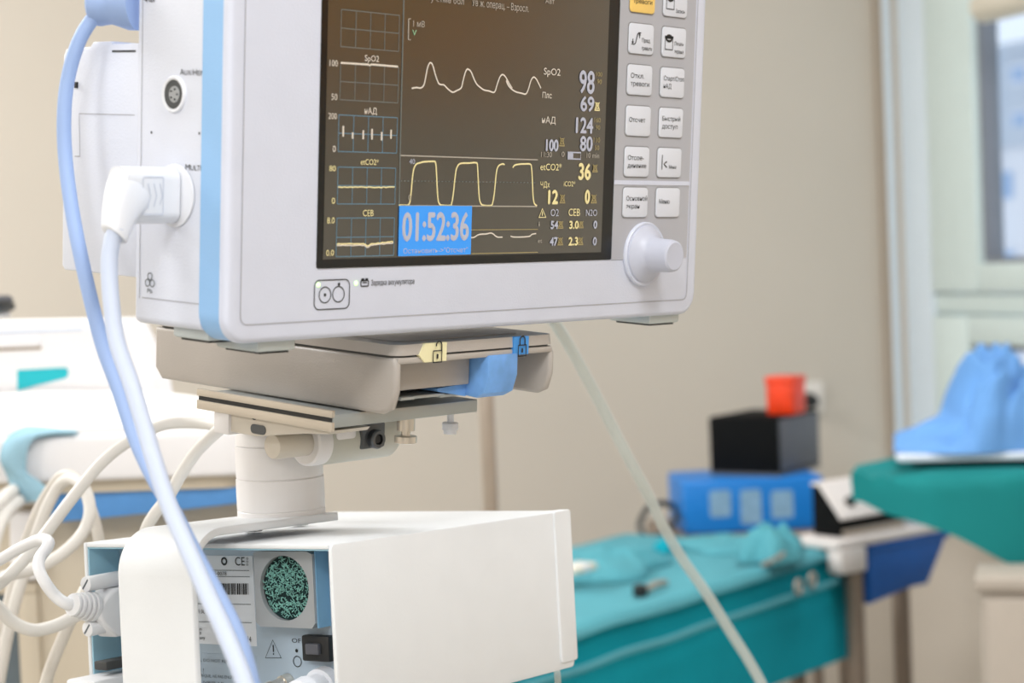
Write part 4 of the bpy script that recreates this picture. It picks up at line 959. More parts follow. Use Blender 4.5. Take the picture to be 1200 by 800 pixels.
hp = [l2(-90, 378, zh), l2(140, 374, zh), l2(150, 380, zh), l2(160, 400, zh), l2(178, 447, zh), l2(182, 470, zh), (l2(182, 470, zh)[0], yt_ - .002), (xl, yt_ - .002)]
bm = nb(); prism(bm, hp, zh - .07, zh, 'xy', .012, 4, 'h1'); hood = obj('hood', lk(bm), 'machine_white', mach)
bm = nb(); a_, b_ = l2(-90, 390, zh), l2(98, 386, zh); box(bm, a_[0], b_[0], b_[1] - .0025, b_[1] + .0025, zh - .01, zh + .0006, .002); obj('groove', lk(bm), 'cloth_white', hood)
bm = nb(); a_, b_ = l2(-90, 402, zh), l2(48, 400, zh); box(bm, a_[0], b_[0], b_[1] - .0045, b_[1] + .0045, zh - .004, zh + .006, .003); obj('handle_ledge', lk(bm), 'machine_white', hood)
bm = nb(); box(bm, a_[0], b_[0], b_[1] - .0075, b_[1] - .0045, zh - .004, zh + .0012); obj('handle_shade', lk(bm), 'handle_shade_brown', hood)  # strip painted as the brown shadow below the handle ledge
tl_ = [l2(20.5, 434.5, zh), l2(22, 433.5, zh), l2(77, 430.5, zh), l2(79.8, 433, zh), l2(80, 440, zh), l2(76, 443, zh), l2(50, 449.5, zh), l2(21, 457.5, zh)]
bm = nb(); prism(bm, tl_[::-1], zh, zh + .0012, 'xy'); obj('teal_emblem', lk(bm), 'teal_label', hood)
# soft sheet lying on the tray in front of the hood
nx, nz = 60, 22; bm = nb(); g = []
x0s, x1s = xl, xr - .01
for i in range(nx + 1):
    row = []
    for j in range(nz + 1):
        u = i / nx; v = j / nz; x = x0s + (x1s - x0s) * u; z = -.008 - v * .088
        hgt = .004 + .030 * math.sin(math.pi * min(1, v * 1.4) * .5) + .008 * noise.noise(Vector((x * 9, z * 12, 3))) * min(1, v * 6)
        hgt *= (.25 + .75 * min(1, (1 - u) * 2.2)); row.append(bm.verts.new((x, yt_ + .001 + max(.0005, hgt), z)))
    g.append(row)
for i in range(nx):
    for j in range(nz): bm.faces.new((g[i][j], g[i + 1][j], g[i + 1][j + 1], g[i][j + 1]))
be = [e for e in bm.edges if len(e.link_faces) == 1]; r_ = bmesh.ops.extrude_edge_only(bm, edges=be)
for v in r_['geom']:
    if isinstance(v, bmesh.types.BMVert): v.co.y = yt_ + .0004
sheet = obj('sheet', bm, 'cloth_white', None, 60); sheet.matrix_world = LM_.mat(); sheet.data.materials[0] = mat('sheet_white', (244, 243, 243), .9, var=.01)
tag(sheet, 'rumpled white sheet lying on the tray before the sloped hood', 'sheet')
# blue drawer band and cabinet below
zb = -.02
bd = [l2(58, 570, zb), l2(300, 569, zb), l2(300, 587, zb), l2(278, 590, zb), l2(200, 599, zb), l2(58, 613, zb)]
bm = nb(); prism(bm, [(a, min(b, yb_ - .012)) for a, b in bd][::-1], zb - .05, zb, 'xy', .002, 2); obj('drawer_band', lk(bm), 'drawer_blue', mach)
bm = nb(); box(bm, l2(-90, 600, -.06)[0], l2(302, 600, -.06)[0], .06 + fl, yb_ - .012, -.40, -.06, .006); cab = obj('cabinet', lk(bm), 'machine_beige', mach)
a_, b_ = l2(-90, 697, -.06), l2(28, 800, -.06); c_ = l2(46, 680, -.06)
bm = nb(); y_lo = b_[1] - .30
for q in ((a_[0], c_[0], a_[1], c_[1]), (b_[0], c_[0], y_lo, a_[1]), (a_[0], c_[0], y_lo - .02, y_lo)): box(bm, *q, -.07, -.05, .002)
dr = obj('door_frame', lk(bm), 'machine_beige', mach)
bm = nb(); box(bm, a_[0], b_[0], y_lo, a_[1], -.065, -.0575); obj('door_pane', lk(bm), 'dark_glass', dr)
for x in (xl + .06, xr - .08):
    for z in (-.36, -.10):
        bm = nb(); cyl(bm, (x - .012, fl + .03, z), (x + .012, fl + .03, z), .03, 20, .004); box(bm, x - .015, x + .015, fl + .035, fl + .07, z - .015, z + .015); obj('caster', lk(bm), 'black_plastic', mach)
bm = nb(); a_, b_ = l2(14, 598, -.055), l2(52, 640, -.055); prism(bm, rrect(a_[0], b_[0], b_[1] - .03, a_[1], .008, 4), -.062, -.04, 'xy', .006, 3); obj('knob_plate', lk(bm), 'machine_white', cab)
# pale blue cloth strip folded over the tray edge
def strip(path, wdt, thk=.0016):
    bm = nb(); ps = spline([Vector(p) for p in path], 8); rows_ = []
    for i, p in enumerate(ps):
        t = i / (len(ps) - 1); a = wdt(t); rows_.append([bm.verts.new(p + Vector((dx, 0, 0)) + Vector((0, .0015 * math.sin(9 * t + 40 * dx), .0015 * math.cos(7 * t + 60 * dx)))) for dx in [a[0] + (a[1] - a[0]) * k / 6 for k in range(7)]])
    for r1, r2 in zip(rows_, rows_[1:]):
        for k in range(6): bm.faces.new((r1[k], r1[k + 1], r2[k + 1], r2[k]))
    bmesh.ops.recalc_face_normals(bm, faces=bm.faces)
    bmesh.ops.solidify(bm, geom=list(bm.faces), thickness=thk)
    return bm
EA = [(84, 497, -.05), (58, 496, -.03), (30, 499, -.012), (10, 510, .008), (1, 526, .02), (0, 540, .022), (8, 558, .016), (14, 575, .016), (20, 588, .015)]
EB = [(91, 505, .002), (62, 506, .006), (42, 511, .012), (33, 526, .016), (31, 545, .017), (33, 554, .017), (46, 563, .018), (58, 574, .02), (66, 585, .02)]
def l3(x, y, z): h = LM_.hit(x, y, 2, z); return Vector((h.x, h.y, z))
A_ = spline([l3(*p) for p in EA], 6); B_ = spline([l3(*p) for p in EB], 6); bm = nb(); rows_ = []
for a, b in zip(A_, B_): rows_.append([bm.verts.new(a.lerp(b, k / 8) + Vector((0, 0, .006 * math.sin(math.pi * k / 8)))) for k in range(9)])
for r1, r2 in zip(rows_, rows_[1:]):
    for k in range(8): bm.faces.new((r1[k], r1[k + 1], r2[k + 1], r2[k]))
bmesh.ops.recalc_face_normals(bm, faces=bm.faces); bmesh.ops.solidify(bm, geom=list(bm.faces), thickness=.003)
cs = obj('cloth_strip', bm, 'strap_blue', None, 50); cs.matrix_world = LM_.mat(); tag(cs, 'pale blue felt strip folded over the white tray edge', 'cloth')
# black device end at the picture edge, standing on the hood
bx0, bx1 = l2(-40, 360, zh - .1)[0], l2(7, 360, zh - .1)[0]; by1, by0 = l2(4, 346, zh - .1)[1], hp[0][1]
bm = None
dev = thing('black_camera', 'small black device with grey top at the left picture edge on the hood', 'device', LM_.mat((bx0, by0, zh - .1)))
h_ = by1 - by0; w_ = bx1 - bx0
bm = nb(); prism(bm, [(0, .004), (w_ * .8, .004), (w_, .008), (w_, h_ * .6), (w_ * .85, h_ * .85), (0, h_ * .85)], -.03, .03, 'xy', .002, 2); obj('body', bm, 'black_plastic', dev)
bm = nb(); prism(bm, [(0, h_ * .85), (w_ * .85, h_ * .85), (w_ * .95, h_ * .72), (w_ * .96, h_ * .8), (w_ * .85, h_), (0, h_)], -.03, .03, 'xy'); obj('top_cover', bm, 'unit_dark_grey', dev)
bm = nb(); box(bm, 0, w_ * .85, 0, .004, -.03, .03); obj('base', bm, 'connector_white', dev)

# ================================================================== INFUSION POLE and clear tube behind the monitor
pp = P(572, 520, 2.3); pole = thing('infusion_pole', 'thin taupe steel infusion pole standing behind the docking station', 'pole', Matrix.Translation((pp.x, pp.y, 0)))
bm = nb(); lathe(bm, (0, 0, .06), (0, 0, 1), [(0, .0115), (1.0, .0115), (1.002, .0095), (1.45, .0095), (1.455, .006)], 20); obj('pole', bm, 'pole_taupe', pole)
bm = nb(); lathe(bm, (0, 0, .045), (0, 0, 1), [(0, .03), (.03, .03), (.05, .016), (.08, .014)], 20); obj('hub', bm, 'black_plastic', pole)
for k in range(5):
    a_ = 2 * math.pi * k / 5 + .3; d_ = Vector((math.cos(a_), math.sin(a_), 0)); bm = nb(); tube(bm, [Vector((0, 0, .06)), d_ * .15 + Vector((0, 0, .058)), d_ * .26 + Vector((0, 0, .045))], .009, 10, 4); lg = obj('leg', bm, 'pole_taupe', pole)
    bm = nb(); q = d_ * .26 + Vector((0, 0, .022)); s_ = Vector((-d_.y, d_.x, 0)); cyl(bm, q - s_ * .01, q + s_ * .01, .022, 16, .002); obj('caster', bm, 'black_plastic', lg)
o = P(640, 365, 1.36); bm = nb()
tube(bm, [P(*p) - o for p in ((600, 330, 1.28), (640, 365, 1.36), (664, 400, 1.42), (690, 447, 1.46), (716, 497, 1.49), (740, 543, 1.51), (760, 580, 1.53), (778, 618, 1.55), (800, 655, 1.57), (826, 692, 1.59), (856, 740, 1.61), (880, 778, 1.62), (905, 825, 1.63))], .0044, 14, 8)
t = obj('clear_tube', bm, 'clear_tube'); t.location = o; tag(t, 'translucent thin tube hanging from behind the monitor across the teal table', 'tube')
o = P(652, 785, depth(B.world((uBr, vBb, 0))) + .02); bm = nb(); dq = depth(o) ; tube(bm, [P(651, 772, dq + .03) - o, P(653, 788, dq) - o, P(654, 806, dq) - o, P(655, 840, dq) - o], .002, 10, 6)
t = obj('drip_tube', bm, 'clear_tube'); t.location = o; tag(t, 'short thin tube hanging below the right corner of the box module', 'tube')

# ================================================================== TEAL DRAPED TABLE
TA = math.radians(53)
T = Frame(P(984, 645, 3.4), Vector((math.cos(TA), math.sin(TA), 0)), ZV)
TH = T.o.z; TL, TD = 1.55, .46
def t2(x, y, z=0): h = T.hit(x, y, 2, z); return (h.x, h.y)
def tt(x, y, yy=0): return T.hit(x, y, 1, yy)
table = thing('instrument_table', 'steel instrument table standing under the long teal drape', 'table', T.mat((0, -TH, 0)))
bm = nb(); box(bm, -TL + .02, -.02, TH - .035, TH - .008, -TD + .02, -.02, .004); obj('table_top', bm, 'metal_plate', table)
for x in (-TL + .06, -.06):
    for z in (-TD + .06, -.06):
        bm = nb(); cyl(bm, (x, .0, z), (x, TH - .03, z), .014, 14); obj('leg', bm, 'post_brown', table)
def drape(name, lab, fr, x0, x1, z0, z1, y, hems, m_, seedv, amp=.006, step=.022, wob=.0, zigs=None, cat='drape'):
    """cloth over a rectangular top, skirts hanging on the listed sides (drop lengths: front, right, left)"""
    f_, r_, l_ = hems; bm = nb()
    def pt(s, q):
        # s across from left skirt to right skirt, q from back edge to front skirt
        x = min(max(s, x0), x1); z = min(max(q, z0), z1); dy = 0; ox = oz = 0
        if s < x0: dy += (x0 - s); ox = -.012 * (1 - math.exp(-(x0 - s) * 40)) - .1 * (x0 - s) * abs(math.sin(q * 17 + seedv))
        if s > x1: dy += (s - x1); ox = .012 * (1 - math.exp(-(s - x1) * 40)) + .1 * (s - x1) * abs(math.sin(q * 17 + seedv))
        if q > z1: dy += (q - z1); oz = .012 * (1 - math.exp(-(q - z1) * 40)) + .12 * (q - z1) * (math.sin(s * 15 + seedv) * .5 + .5) * (1 if wob else .35)
        top = (dy == 0)
        n = noise.noise(Vector((s * 7, q * 9, seedv))) * amp + noise.noise(Vector((s * 17, q * 15, seedv + 5))) * amp * .5
        return Vector((x + ox, y - dy + (abs(n) * 1.4 if top else 0), z + oz + (n * .6 if not top else 0)))
    ss = []; s = x0 - l_
    while s < x1 + r_ + 1e-6: ss.append(s); s += step
    ss += [x1 + r_]; qs = []; q = z0
    while q < z1 + f_: qs.append(q); q += step
    qs += [z1 + f_]
    ss = sorted(set(ss + [x0, x1])); qs = sorted(set(qs + [z1]))
    g = [[bm.verts.new(pt(s, q)) for q in qs] for s in ss]
    for i in range(len(ss) - 1):
        for j in range(len(qs) - 1):
            if (ss[i + 1] <= x0 or ss[i] >= x1) and qs[j] >= z1: continue
            bm.faces.new((g[i][j], g[i + 1][j], g[i + 1][j + 1], g[i][j + 1]))
    bmesh.ops.delete(bm, geom=[v for v in bm.verts if not v.link_faces], context='VERTS')
    bmesh.ops.recalc_face_normals(bm, faces=bm.faces); bmesh.ops.solidify(bm, geom=list(bm.faces), thickness=.003)
    o = obj(name, bm, m_, None, 70); o.matrix_world = fr.mat(); return tag(o, lab, cat)
hem = -t2(983, 768)[1]
drape('table_drape', 'long deep teal drape hanging down the front of the instrument table', T, -TL, 0, -TD, 0, .0, (hem, .004, .1), 'skirt_teal', 2.2, .002)
# pale folded border band laid along the front edge
bm = nb(); n = 70; g = []
yb0 = .008
for i in range(n + 1):
    x = -TL + .02 + (TL - .10) * i / n; w_ = .004 * noise.noise(Vector((x * 6, 1, 2)))
    g.append([bm.verts.new((x, yb0 + .003 + w_, -.035)), bm.verts.new((x, yb0 + .007 + w_, -.02)), bm.verts.new((x, yb0 + .006 + w_, .004)), bm.verts.new((x, yb0 - .002, .018)), bm.verts.new((x, yb0 - .010 + w_, .020))])
for i in range(n):
    for k in range(4): bm.faces.new((g[i][k], g[i + 1][k], g[i + 1][k + 1], g[i][k + 1]))
bmesh.ops.recalc_face_normals(bm, faces=bm.faces); bmesh.ops.solidify(bm, geom=list(bm.faces), thickness=.004)
o = obj('folded_border', bm, 'drape_teal', None, 70); o.matrix_world = T.mat(); tag(o, 'pale teal folded cloth border laid along the table front edge', 'cloth')
bm = nb(); tube(bm, [Vector((-TL + .02 + (TL - .10) * i / 30, -.040 + .003 * noise.noise(Vector((i * .4, 1, 2))), .034)) for i in range(31)], .0055, 8, 2); obj('hem_roll', bm, 'drape_teal', o)
bm = nb(); g = []; n, m = 60, 16
for i in range(n + 1):
    x = -TL + .01 + (TL - .02) * i / n
    g.append([bm.verts.new((x, .0065 + .003 * abs(noise.noise(Vector((x * 8, q * .5, 4)))), -TD + .01 + (TD - .05) * q / m)) for q in range(m + 1)])
for i in range(n):
    for k in range(m): bm.faces.new((g[i][k], g[i + 1][k], g[i + 1][k + 1], g[i][k + 1]))
bmesh.ops.recalc_face_normals(bm, faces=bm.faces); bmesh.ops.solidify(bm, geom=list(bm.faces), thickness=.002)
o = obj('table_cover', bm, 'drape_teal', None, 70); o.matrix_world = T.mat(); tag(o, 'pale teal cover sheet spread over the top of the draped table', 'sheet')
def crumple(name, lab, fr, cx, cz, y, rx, rz, h, m_, sd, cat='cloth', fold=1.0, sub=40, group=None, lobes=3.0, fq=2.2):
    """a heap of cloth: heightfield mound with sharp ridged folds, closed below"""
    bm = nb(); g = []; top = []
    for i in range(sub + 1):
        row = []
        for j in range(sub + 1):
            a = i / sub * 2 - 1; b = j / sub * 2 - 1
            # square to disc
            px = a * math.sqrt(1 - b * b / 2); pz = b * math.sqrt(1 - a * a / 2); r = math.hypot(px, pz)
            ang = math.atan2(pz, px); edge = 1 + .16 * math.sin(lobes * ang + sd) + .10 * math.sin(2 * lobes * ang + sd * 2.3)
            q = Vector((px * fq + pz * .8, pz * fq * .7, sd)); n1 = 1 - abs(noise.noise(q)) * 2; n2 = 1 - abs(noise.noise(q * 2.3 + Vector((4, 1, 2)))) * 2
            hh = h * max(0, 1 - r ** 2.4) ** .6 * (.55 + .35 * n1 * fold + .2 * n2 * fold) + .0025
            row.append(bm.verts.new((cx + px * rx * edge, y + max(hh, .002), cz + pz * rz * edge)))
        g.append(row)
    for i in range(sub):
        for j in range(sub): bm.faces.new((g[i][j], g[i + 1][j], g[i + 1][j + 1], g[i][j + 1]))
    be = [e for e in bm.edges if len(e.link_faces) == 1]; rr = bmesh.ops.extrude_edge_only(bm, edges=be)
    nv = [v for v in rr['geom'] if isinstance(v, bmesh.types.BMVert)]
    for v in nv: v.co.y = y
    bmesh.ops.contextual_create(bm, geom=[e for e in bm.edges if len(e.link_faces) == 1])
    o = obj(name, bm, m_, None, 80); o.matrix_world = fr.mat(); return tag(o, lab, cat, group)
YT = .011
c = tt(705, 655, .03); crumple('surgical_towel', 'large pale teal towel bunched on the table beside the box module', T, c.x, c.z, YT, .15, .10, .036, 'drape_teal', 1.3, lobes=3)
c = tt(848, 628, .03); crumple('surgical_towel', 'pale teal towel spread flat on the table before the blue unit', T, c.x, c.z, YT, .095, .09, .016, 'drape_teal', 4.1, lobes=2)
c = tt(917, 648, .03); c.z -= .02; crumple('surgical_towel', 'teal towel heaped at the right end of the table', T, c.x, c.z, .0195, .064, .052, .058, 'drape_teal', 7.7, lobes=3)
c = tt(781, 640, .02); crumple('surgical_towel', 'small deep teal towel tucked in the gap between the pale towels', T, c.x, c.z, YT, .024, .022, .02, 'skirt_teal', 3.2, lobes=4)
# small things on the table
p = tt(738, 696, .012); p.z += .02; tr_ = thing('clamp_tool', 'small dark and steel clamp lying at the front edge of the bunched towel', 'clamp', T.mat((p.x, YT, p.z)))
bm = nb(); lathe(bm, (0, .009, 0), (0, 1, 0), [(-.008, .012), (.006, .012), (.009, .008)], 16); obj('clamp_head', bm, 'black_plastic', tr_)
bm = nb(); tube(bm, [Vector((.01, .006, 0)), Vector((.04, .012, .004)), Vector((.075, .008, -.002))], .006, 10, 6); obj('clamp_jaw', bm, 'pole_taupe', tr_)
p = tt(950, 683, -.0); cl2 = thing('towel_clip', 'brass towel clip with ring handles on the drape corner', 'clip', T.mat((p.x, .02, .047)))
for s_ in (-1, 1):
    h_ = T.hit(944 + 8 * s_, 683 - 4 * s_, 2, .047); q = Vector((h_.x - p.x, h_.y - .02, .0)); bm = nb(); tube(bm, [q + Vector((.011 * math.cos(t), .011 * math.sin(t), 0)) for t in [6.2832 * i / 12 for i in range(13)]], .003, 8, 2); obj('ring', bm, 'pole_taupe', cl2)
bm = nb(); tube(bm, [Vector((-.04, .012, .0)), Vector((0, .016, .002)), Vector((.03, .02, 0))], .004, 8, 4); obj('shank', bm, 'pole_taupe', cl2)
p = tt(676, 655, .06); wb = thing('gauze_pack', 'small cream gauze pack on the bunched towel next to the box module', 'gauze', T.mat((p.x, .04, p.z)))
bm = nb(); box(bm, -.035, .03, 0, .012, -.02, .02, .004); obj('gauze', bm, 'blind_cream', wb)
bm = nb(); box(bm, -.006, .006, -.0005, .0128, -.0205, .0205, .003); obj('paper_band', bm, 'cloth_white', wb)

# ================================================================== DEVICES behind the table, on a wall shelf trolley
UA = math.radians(4)
Uf = Frame(P(803, 627, 3.72), Vector((math.cos(UA), math.sin(UA), 0)), ZV)
def u2(x, y, z=0): h = Uf.hit(x, y, 2, z); return (h.x, h.y)
bw = u2(966, 600)[0]; bh = u2(884, 561)[1]
SHY = -.0
troll = thing('device_trolley', 'taupe steel trolley carrying the blue generator behind the teal table', 'trolley', Uf.mat((0, -Uf.o.z, 0)))
zt = Uf.o.z
bm = nb(); box(bm, -.04, bw + .05, zt - .03, zt - .001, -.26, .02, .004); obj('shelf', bm, 'post_brown', troll)
for x in (-.02, bw + .03):
    for z in (-.24, 0):
        bm = nb(); cyl(bm, (x, 0, z), (x, zt - .03, z), .012, 12); obj('leg', bm, 'post_brown', troll)
gen = thing('electrosurgical_unit', 'bright blue box generator with three pale printed marks on its front', 'medical device', Uf.mat())
bm = nb(); box(bm, 0, bw, 0, bh, -.20, 0, .006, 3); obj('case', bm, 'unit_blue', gen)
bm = nb(); box(bm, bw - .001, bw + .0035, .008, bh - .008, -.18, -.01, .001); obj('side_plate', bm, 'unit_black', gen)
for (xa, xb, ya_, yb2) in ((831, 857, 575, 605), (867, 893, 574, 613), (903, 930, 575, 606)):
    (a0, b1), (a1, b0) = u2(xa, ya_), u2(xb, yb2); bm = nb()
    prism(bm, rrect(a0, a1, b0, b1, .006, 4), 0, .0008, 'xy'); obj('printed_mark', bm, 'unit_print', gen)
# black unit on top, turned slightly
BA = math.radians(34)
px0 = u2(913, 552, -.01)
Kf = Frame(Uf.world((px0[0], bh, -.01)), Vector((math.cos(BA) , -math.sin(BA), 0)), ZV)
kb = thing('black_printer', 'black boxy unit with grey side standing on the blue generator', 'device', Kf.mat())
kw = Kf.hit(831, 520, 2, 0).x; kh = Kf.hit(880, 489, 2, 0).y
kd = -.19
bm = nb(); box(bm, kw, 0, .006, kh, kd, 0, .004, 2); kc_ = obj('case', bm, 'unit_black', kb)
bm = nb(); box(bm, kw + .001, .002, 0, .006, kd + .001, .002, .001); obj('base_strip', bm, 'unit_dark_grey', kb)
bm = nb(); box(bm, -.001, .0025, .010, kh - .004, kd + .006, -.006, .001); obj('side_panel', bm, 'unit_dark_grey', kb)
h = Kf.hit(914, 486, 1, kh); 
cupf = Kf.mat((h.x, kh, max(kd + .04, h.z - .03)))
cup = thing('orange_flask', 'bright orange translucent plastic cup standing on the black unit', 'cup', cupf)
ow = 36 / FPX * 3.75; oh = 44 / FPX * 3.75
bm = nb(); prism(bm, rrect(-ow / 2, ow / 2, -ow / 2, ow / 2, .006, 4), 0, oh, 'xz', .004, 2); obj('cup_body', bm, 'orange_plastic', cup)
bm = nb(); prism(bm, rrect(-ow / 2 - .002, ow / 2 + .002, -ow / 2 - .002, ow / 2 + .002, .006, 4), oh - .012, oh + .002, 'xz', .002, 2); obj('cup_lid', bm, 'orange_plastic', cup)
# wall socket
h = WB.hit(952, 466, 2, .012); out = thing('wall_outlet', 'white double wall outlet with dark plug behind the orange cup', 'outlet', WB.mat((h.x, h.y, 0)))
sw_ = 30 / FPX * 4.5 / 2; sh_ = 38 / FPX * 4.5 / 2
bm = nb(); prism(bm, rrect(-sw_, sw_, -sh_, sh_, .008, 4), .0005, .012, 'xy', .003, 2); obj('plate', bm, 'outlet_white', out)
bm = nb(); lathe(bm, (-sw_ * .35, -sh_ * .15, .012), (0, 0, 1), [(0, .02), (.02, .017), (.03, .012)], 18); obj('plug', bm, 'black_plastic', out)
# dark cable loop left of the blue generator
o = Uf.world((-.05, .0, -.05)); bm = nb()
tube(bm, [Uf.world(Vector(q)) - o for q in ((.0, .04, -.12), (-.03, .055, -.08), (-.065, .05, -.05), (-.085, .02, -.03), (-.075, -.0, -.0), (-.05, .008, .02), (-.02, .03, .0), (.0, .035, -.1))], .006, 10, 8)
t = obj('power_lead', bm, 'dock_dark'); t.location = o; tag(t, 'dark power lead coiled left of the blue generator', 'cable')

# white sloping control unit on a steel cart with blue bin
VA = math.radians(38)
Vf = Frame(P(987, 640, 3.3), Vector((math.cos(VA), math.sin(VA), 0)), ZV)
vz = Vf.o.z
cart = thing('steel_cart', 'steel side cart with flat tray, pale block and brown leg right of the table', 'cart', Vf.mat((0, -vz, 0)))
vw = Vf.hit(1116, 612, 2, 0).x
bm = nb(); box(bm, -.01, vw, vz - .006, vz + .008, -.12, .0, .003); obj('tray', bm, 'unit_white', cart)
a_, b_ = Vf.hit(987, 674, 2, .004), Vf.hit(1016, 646, 2, .004)
bm = nb(); box(bm, a_.x, b_.x, vz + a_.y, vz - .006, -.03, .004, .004); obj('end_block', bm, 'unit_white', cart)
c_ = Vf.hit(1009, 700, 2, -.005)
bm = nb(); cyl(bm, (c_.x, 0, -.02), (c_.x, vz + a_.y, -.02), .016, 14); obj('leg', bm, 'post_brown', cart)
bm = nb(); cyl(bm, (vw - .03, 0, -.102), (vw - .03, vz - .006, -.102), .016, 14); obj('leg', bm, 'post_brown', cart)
b1_ = Vf.hit(1018, 680, 2, -.004); b1_.x = max(b1_.x, c_.x + .022, b_.x + .006)
binf = thing('blue_bin', 'deep blue bin hanging under the steel cart tray', 'bin', Vf.mat((b1_.x, -.1315, -.034)))
bw_ = vw - b1_.x - .01
bm = nb(); pr = [(0, .122), (bw_, .122), (bw_ * .72, .035), (bw_ * .5, .035), (0, .02)]; prism(bm, pr, -.018, .032, 'xy', .004, 2); obj('bin_body', bm, 'bin_blue', binf)
bm = nb(); box(bm, -.002, bw_ + .002, .112, .1235, -.020, .034, .002); obj('bin_rim', bm, 'bin_blue', binf)
c0 = Vf.hit(985, 611, 2, -.03); pw = Vf.hit(1060, 598, 2, -.03).x - c0.x; y0 = c0.y - .008
pan_ = thing('control_panel', 'white sloping control panel with two dark knobs beside the blue generator', 'control panel', Vf.mat((c0.x, .0088, -.03)))
dz_, ph = -.046, y0 + .062
bm = nb(); prism(bm, [(0, 0), (0, y0), (dz_, ph - .004), (dz_ - .02, ph - .004), (dz_ - .02, 0)], 0, pw, 'zy', .002, 2); obj('body', bm, 'unit_black', pan_)
bm = nb(); box(bm, .004, pw - .004, 0, y0 * .45, -.03, .004, .001); obj('front_rail', bm, 'pole_taupe', pan_)
bm = nb(); prism(bm, [(.002, y0 + .001), (.004, y0 + .005), (dz_, ph + .002), (dz_ - .02, ph + .002), (dz_ - .02, ph - .003), (dz_ - .002, ph - .003)], -.002, pw + .002, 'zy', .001, 2); obj('fascia', bm, 'unit_white', pan_)
nrm = Vector((0, -dz_, ph - y0)).normalized()
for f_ in (.24, .58):
    q = Vector((pw * f_, y0 + (ph - y0) * .42, dz_ * .42 + .002)); bm = nb(); lathe(bm, q - nrm * .003, nrm, [(0, .010), (.01, .010), (.016, .008), (.018, .006)], 18); obj('knob', bm, 'black_plastic', pan_)
crumple('white_wipe', 'white crumpled wipe on the steel cart tray end', Vf, vw - .035, -.06, .009, .034, .05, .04, 'cloth_white', 5.5, lobes=3)

# ================================================================== RIGHT TABLE with green drape and blue gown pile
GA = math.radians(-12)
G = Frame(P(1085, 560, 2.9), Vector((math.cos(GA), math.sin(GA), 0)), ZV)
gz = G.o.z
gx1 = .62
rt = thing('side_table', 'small steel table hidden under the dark green drape by the window', 'table', G.mat((0, -gz, 0)))
bm = nb(); box(bm, .03, gx1 - .02, gz - .036, gz - .012, -.35, -.03, .004); obj('table_top', bm, 'metal_plate', rt)
for x in (.22, gx1 - .03):
    bm = nb(); cyl(bm, (x, 0, -.30), (x, gz - .02, -.30), .014, 12); obj('leg', bm, 'post_brown', rt)
# free cloth shape: rows from the back edge over the top to the hanging front, left tip pulled out
bm = nb(); nx, nq = 46, 30; g = []
for i in range(nx + 1):
    u = i / nx; x = -.115 + (gx1 + .115) * u; row = []
    dr_ = .045 + .145 * min(1, max(0, (u - .03) / .5)) ** .9
    for j in range(nq + 1):
        v = j / nq; L_ = .36 + dr_; s_ = v * L_
        tip = max(0, 1 - u / .16)
        if s_ < .36: y_, z_ = .004, -.36 + s_
        else: y_, z_ = .004 - (s_ - .36), .010 + .05 * (s_ - .36) * math.sin(x * 22)
        y_ += .012 * abs(noise.noise(Vector((x * 8, s_ * 8, 3.3)))) + (.012 * math.sin(s_ * 30 + x * 14) if s_ > .36 else 0) * .6 - .02 * tip * (s_ < .36)
        z_ = z_ * (1 - .35 * tip) - .10 * tip
        row.append(bm.verts.new((x, y_, z_)))
    g.append(row)
for i in range(nx):
    for j in range(nq): bm.faces.new((g[i][j], g[i + 1][j], g[i + 1][j + 1], g[i][j + 1]))
bmesh.ops.recalc_face_normals(bm, faces=bm.faces); bmesh.ops.solidify(bm, geom=list(bm.faces), thickness=.006)
o = obj('green_drape', bm, 'drape_green', None, 70); o.matrix_world = G.mat(); tag(o, 'dark green drape over the side table under the blue gown pile', 'drape')
ga, gb = G.hit(1045, 540, 1, .03), G.hit(1200, 546, 1, .03)
bm = nb(); prism(bm, rrect(-.045, .48, -.30, -.06, .02, 4), .018, .030, 'xz', .004, 2); wt = obj('folded_sheet', bm, 'cloth_white', None, 40); wt.matrix_world = G.mat(); tag(wt, 'white folded sheet between green drape and blue gown pile', 'sheet')
gk = 2.9 / FPX
hp_ = [(1048, 2), (1062, 12), (1085, 24), (1110, 34), (1124, 42), (1132, 70), (1142, 92), (1158, 112), (1172, 118), (1190, 112), (1210, 106), (1235, 88), (1262, 40), (1280, 6)]
hx_ = [(G.hit(a, 530, 2, -.14).x, b * gk * 1.02) for a, b in hp_]
def hgt(x):
    for (a, b), (c, d) in zip(hx_, hx_[1:]):
        if a <= x <= c: return b + (d - b) * (x - a) / (c - a)
    return 0
cs_ = [(0, 0), (.04, .38), (.14, .62), (.26, .74), (.34, .70), (.42, .92), (.52, 1.0), (.66, .93), (.8, .8), (.93, .45), (1, 0)]
def csv(v):
    for (a, b), (c, d) in zip(cs_, cs_[1:]):
        if a <= v <= c: return b + (d - b) * (v - a) / (c - a)
    return 0
bm = nb(); nx, nq = 80, 44; g = []; xa, xb = hx_[0][0], hx_[-1][0]
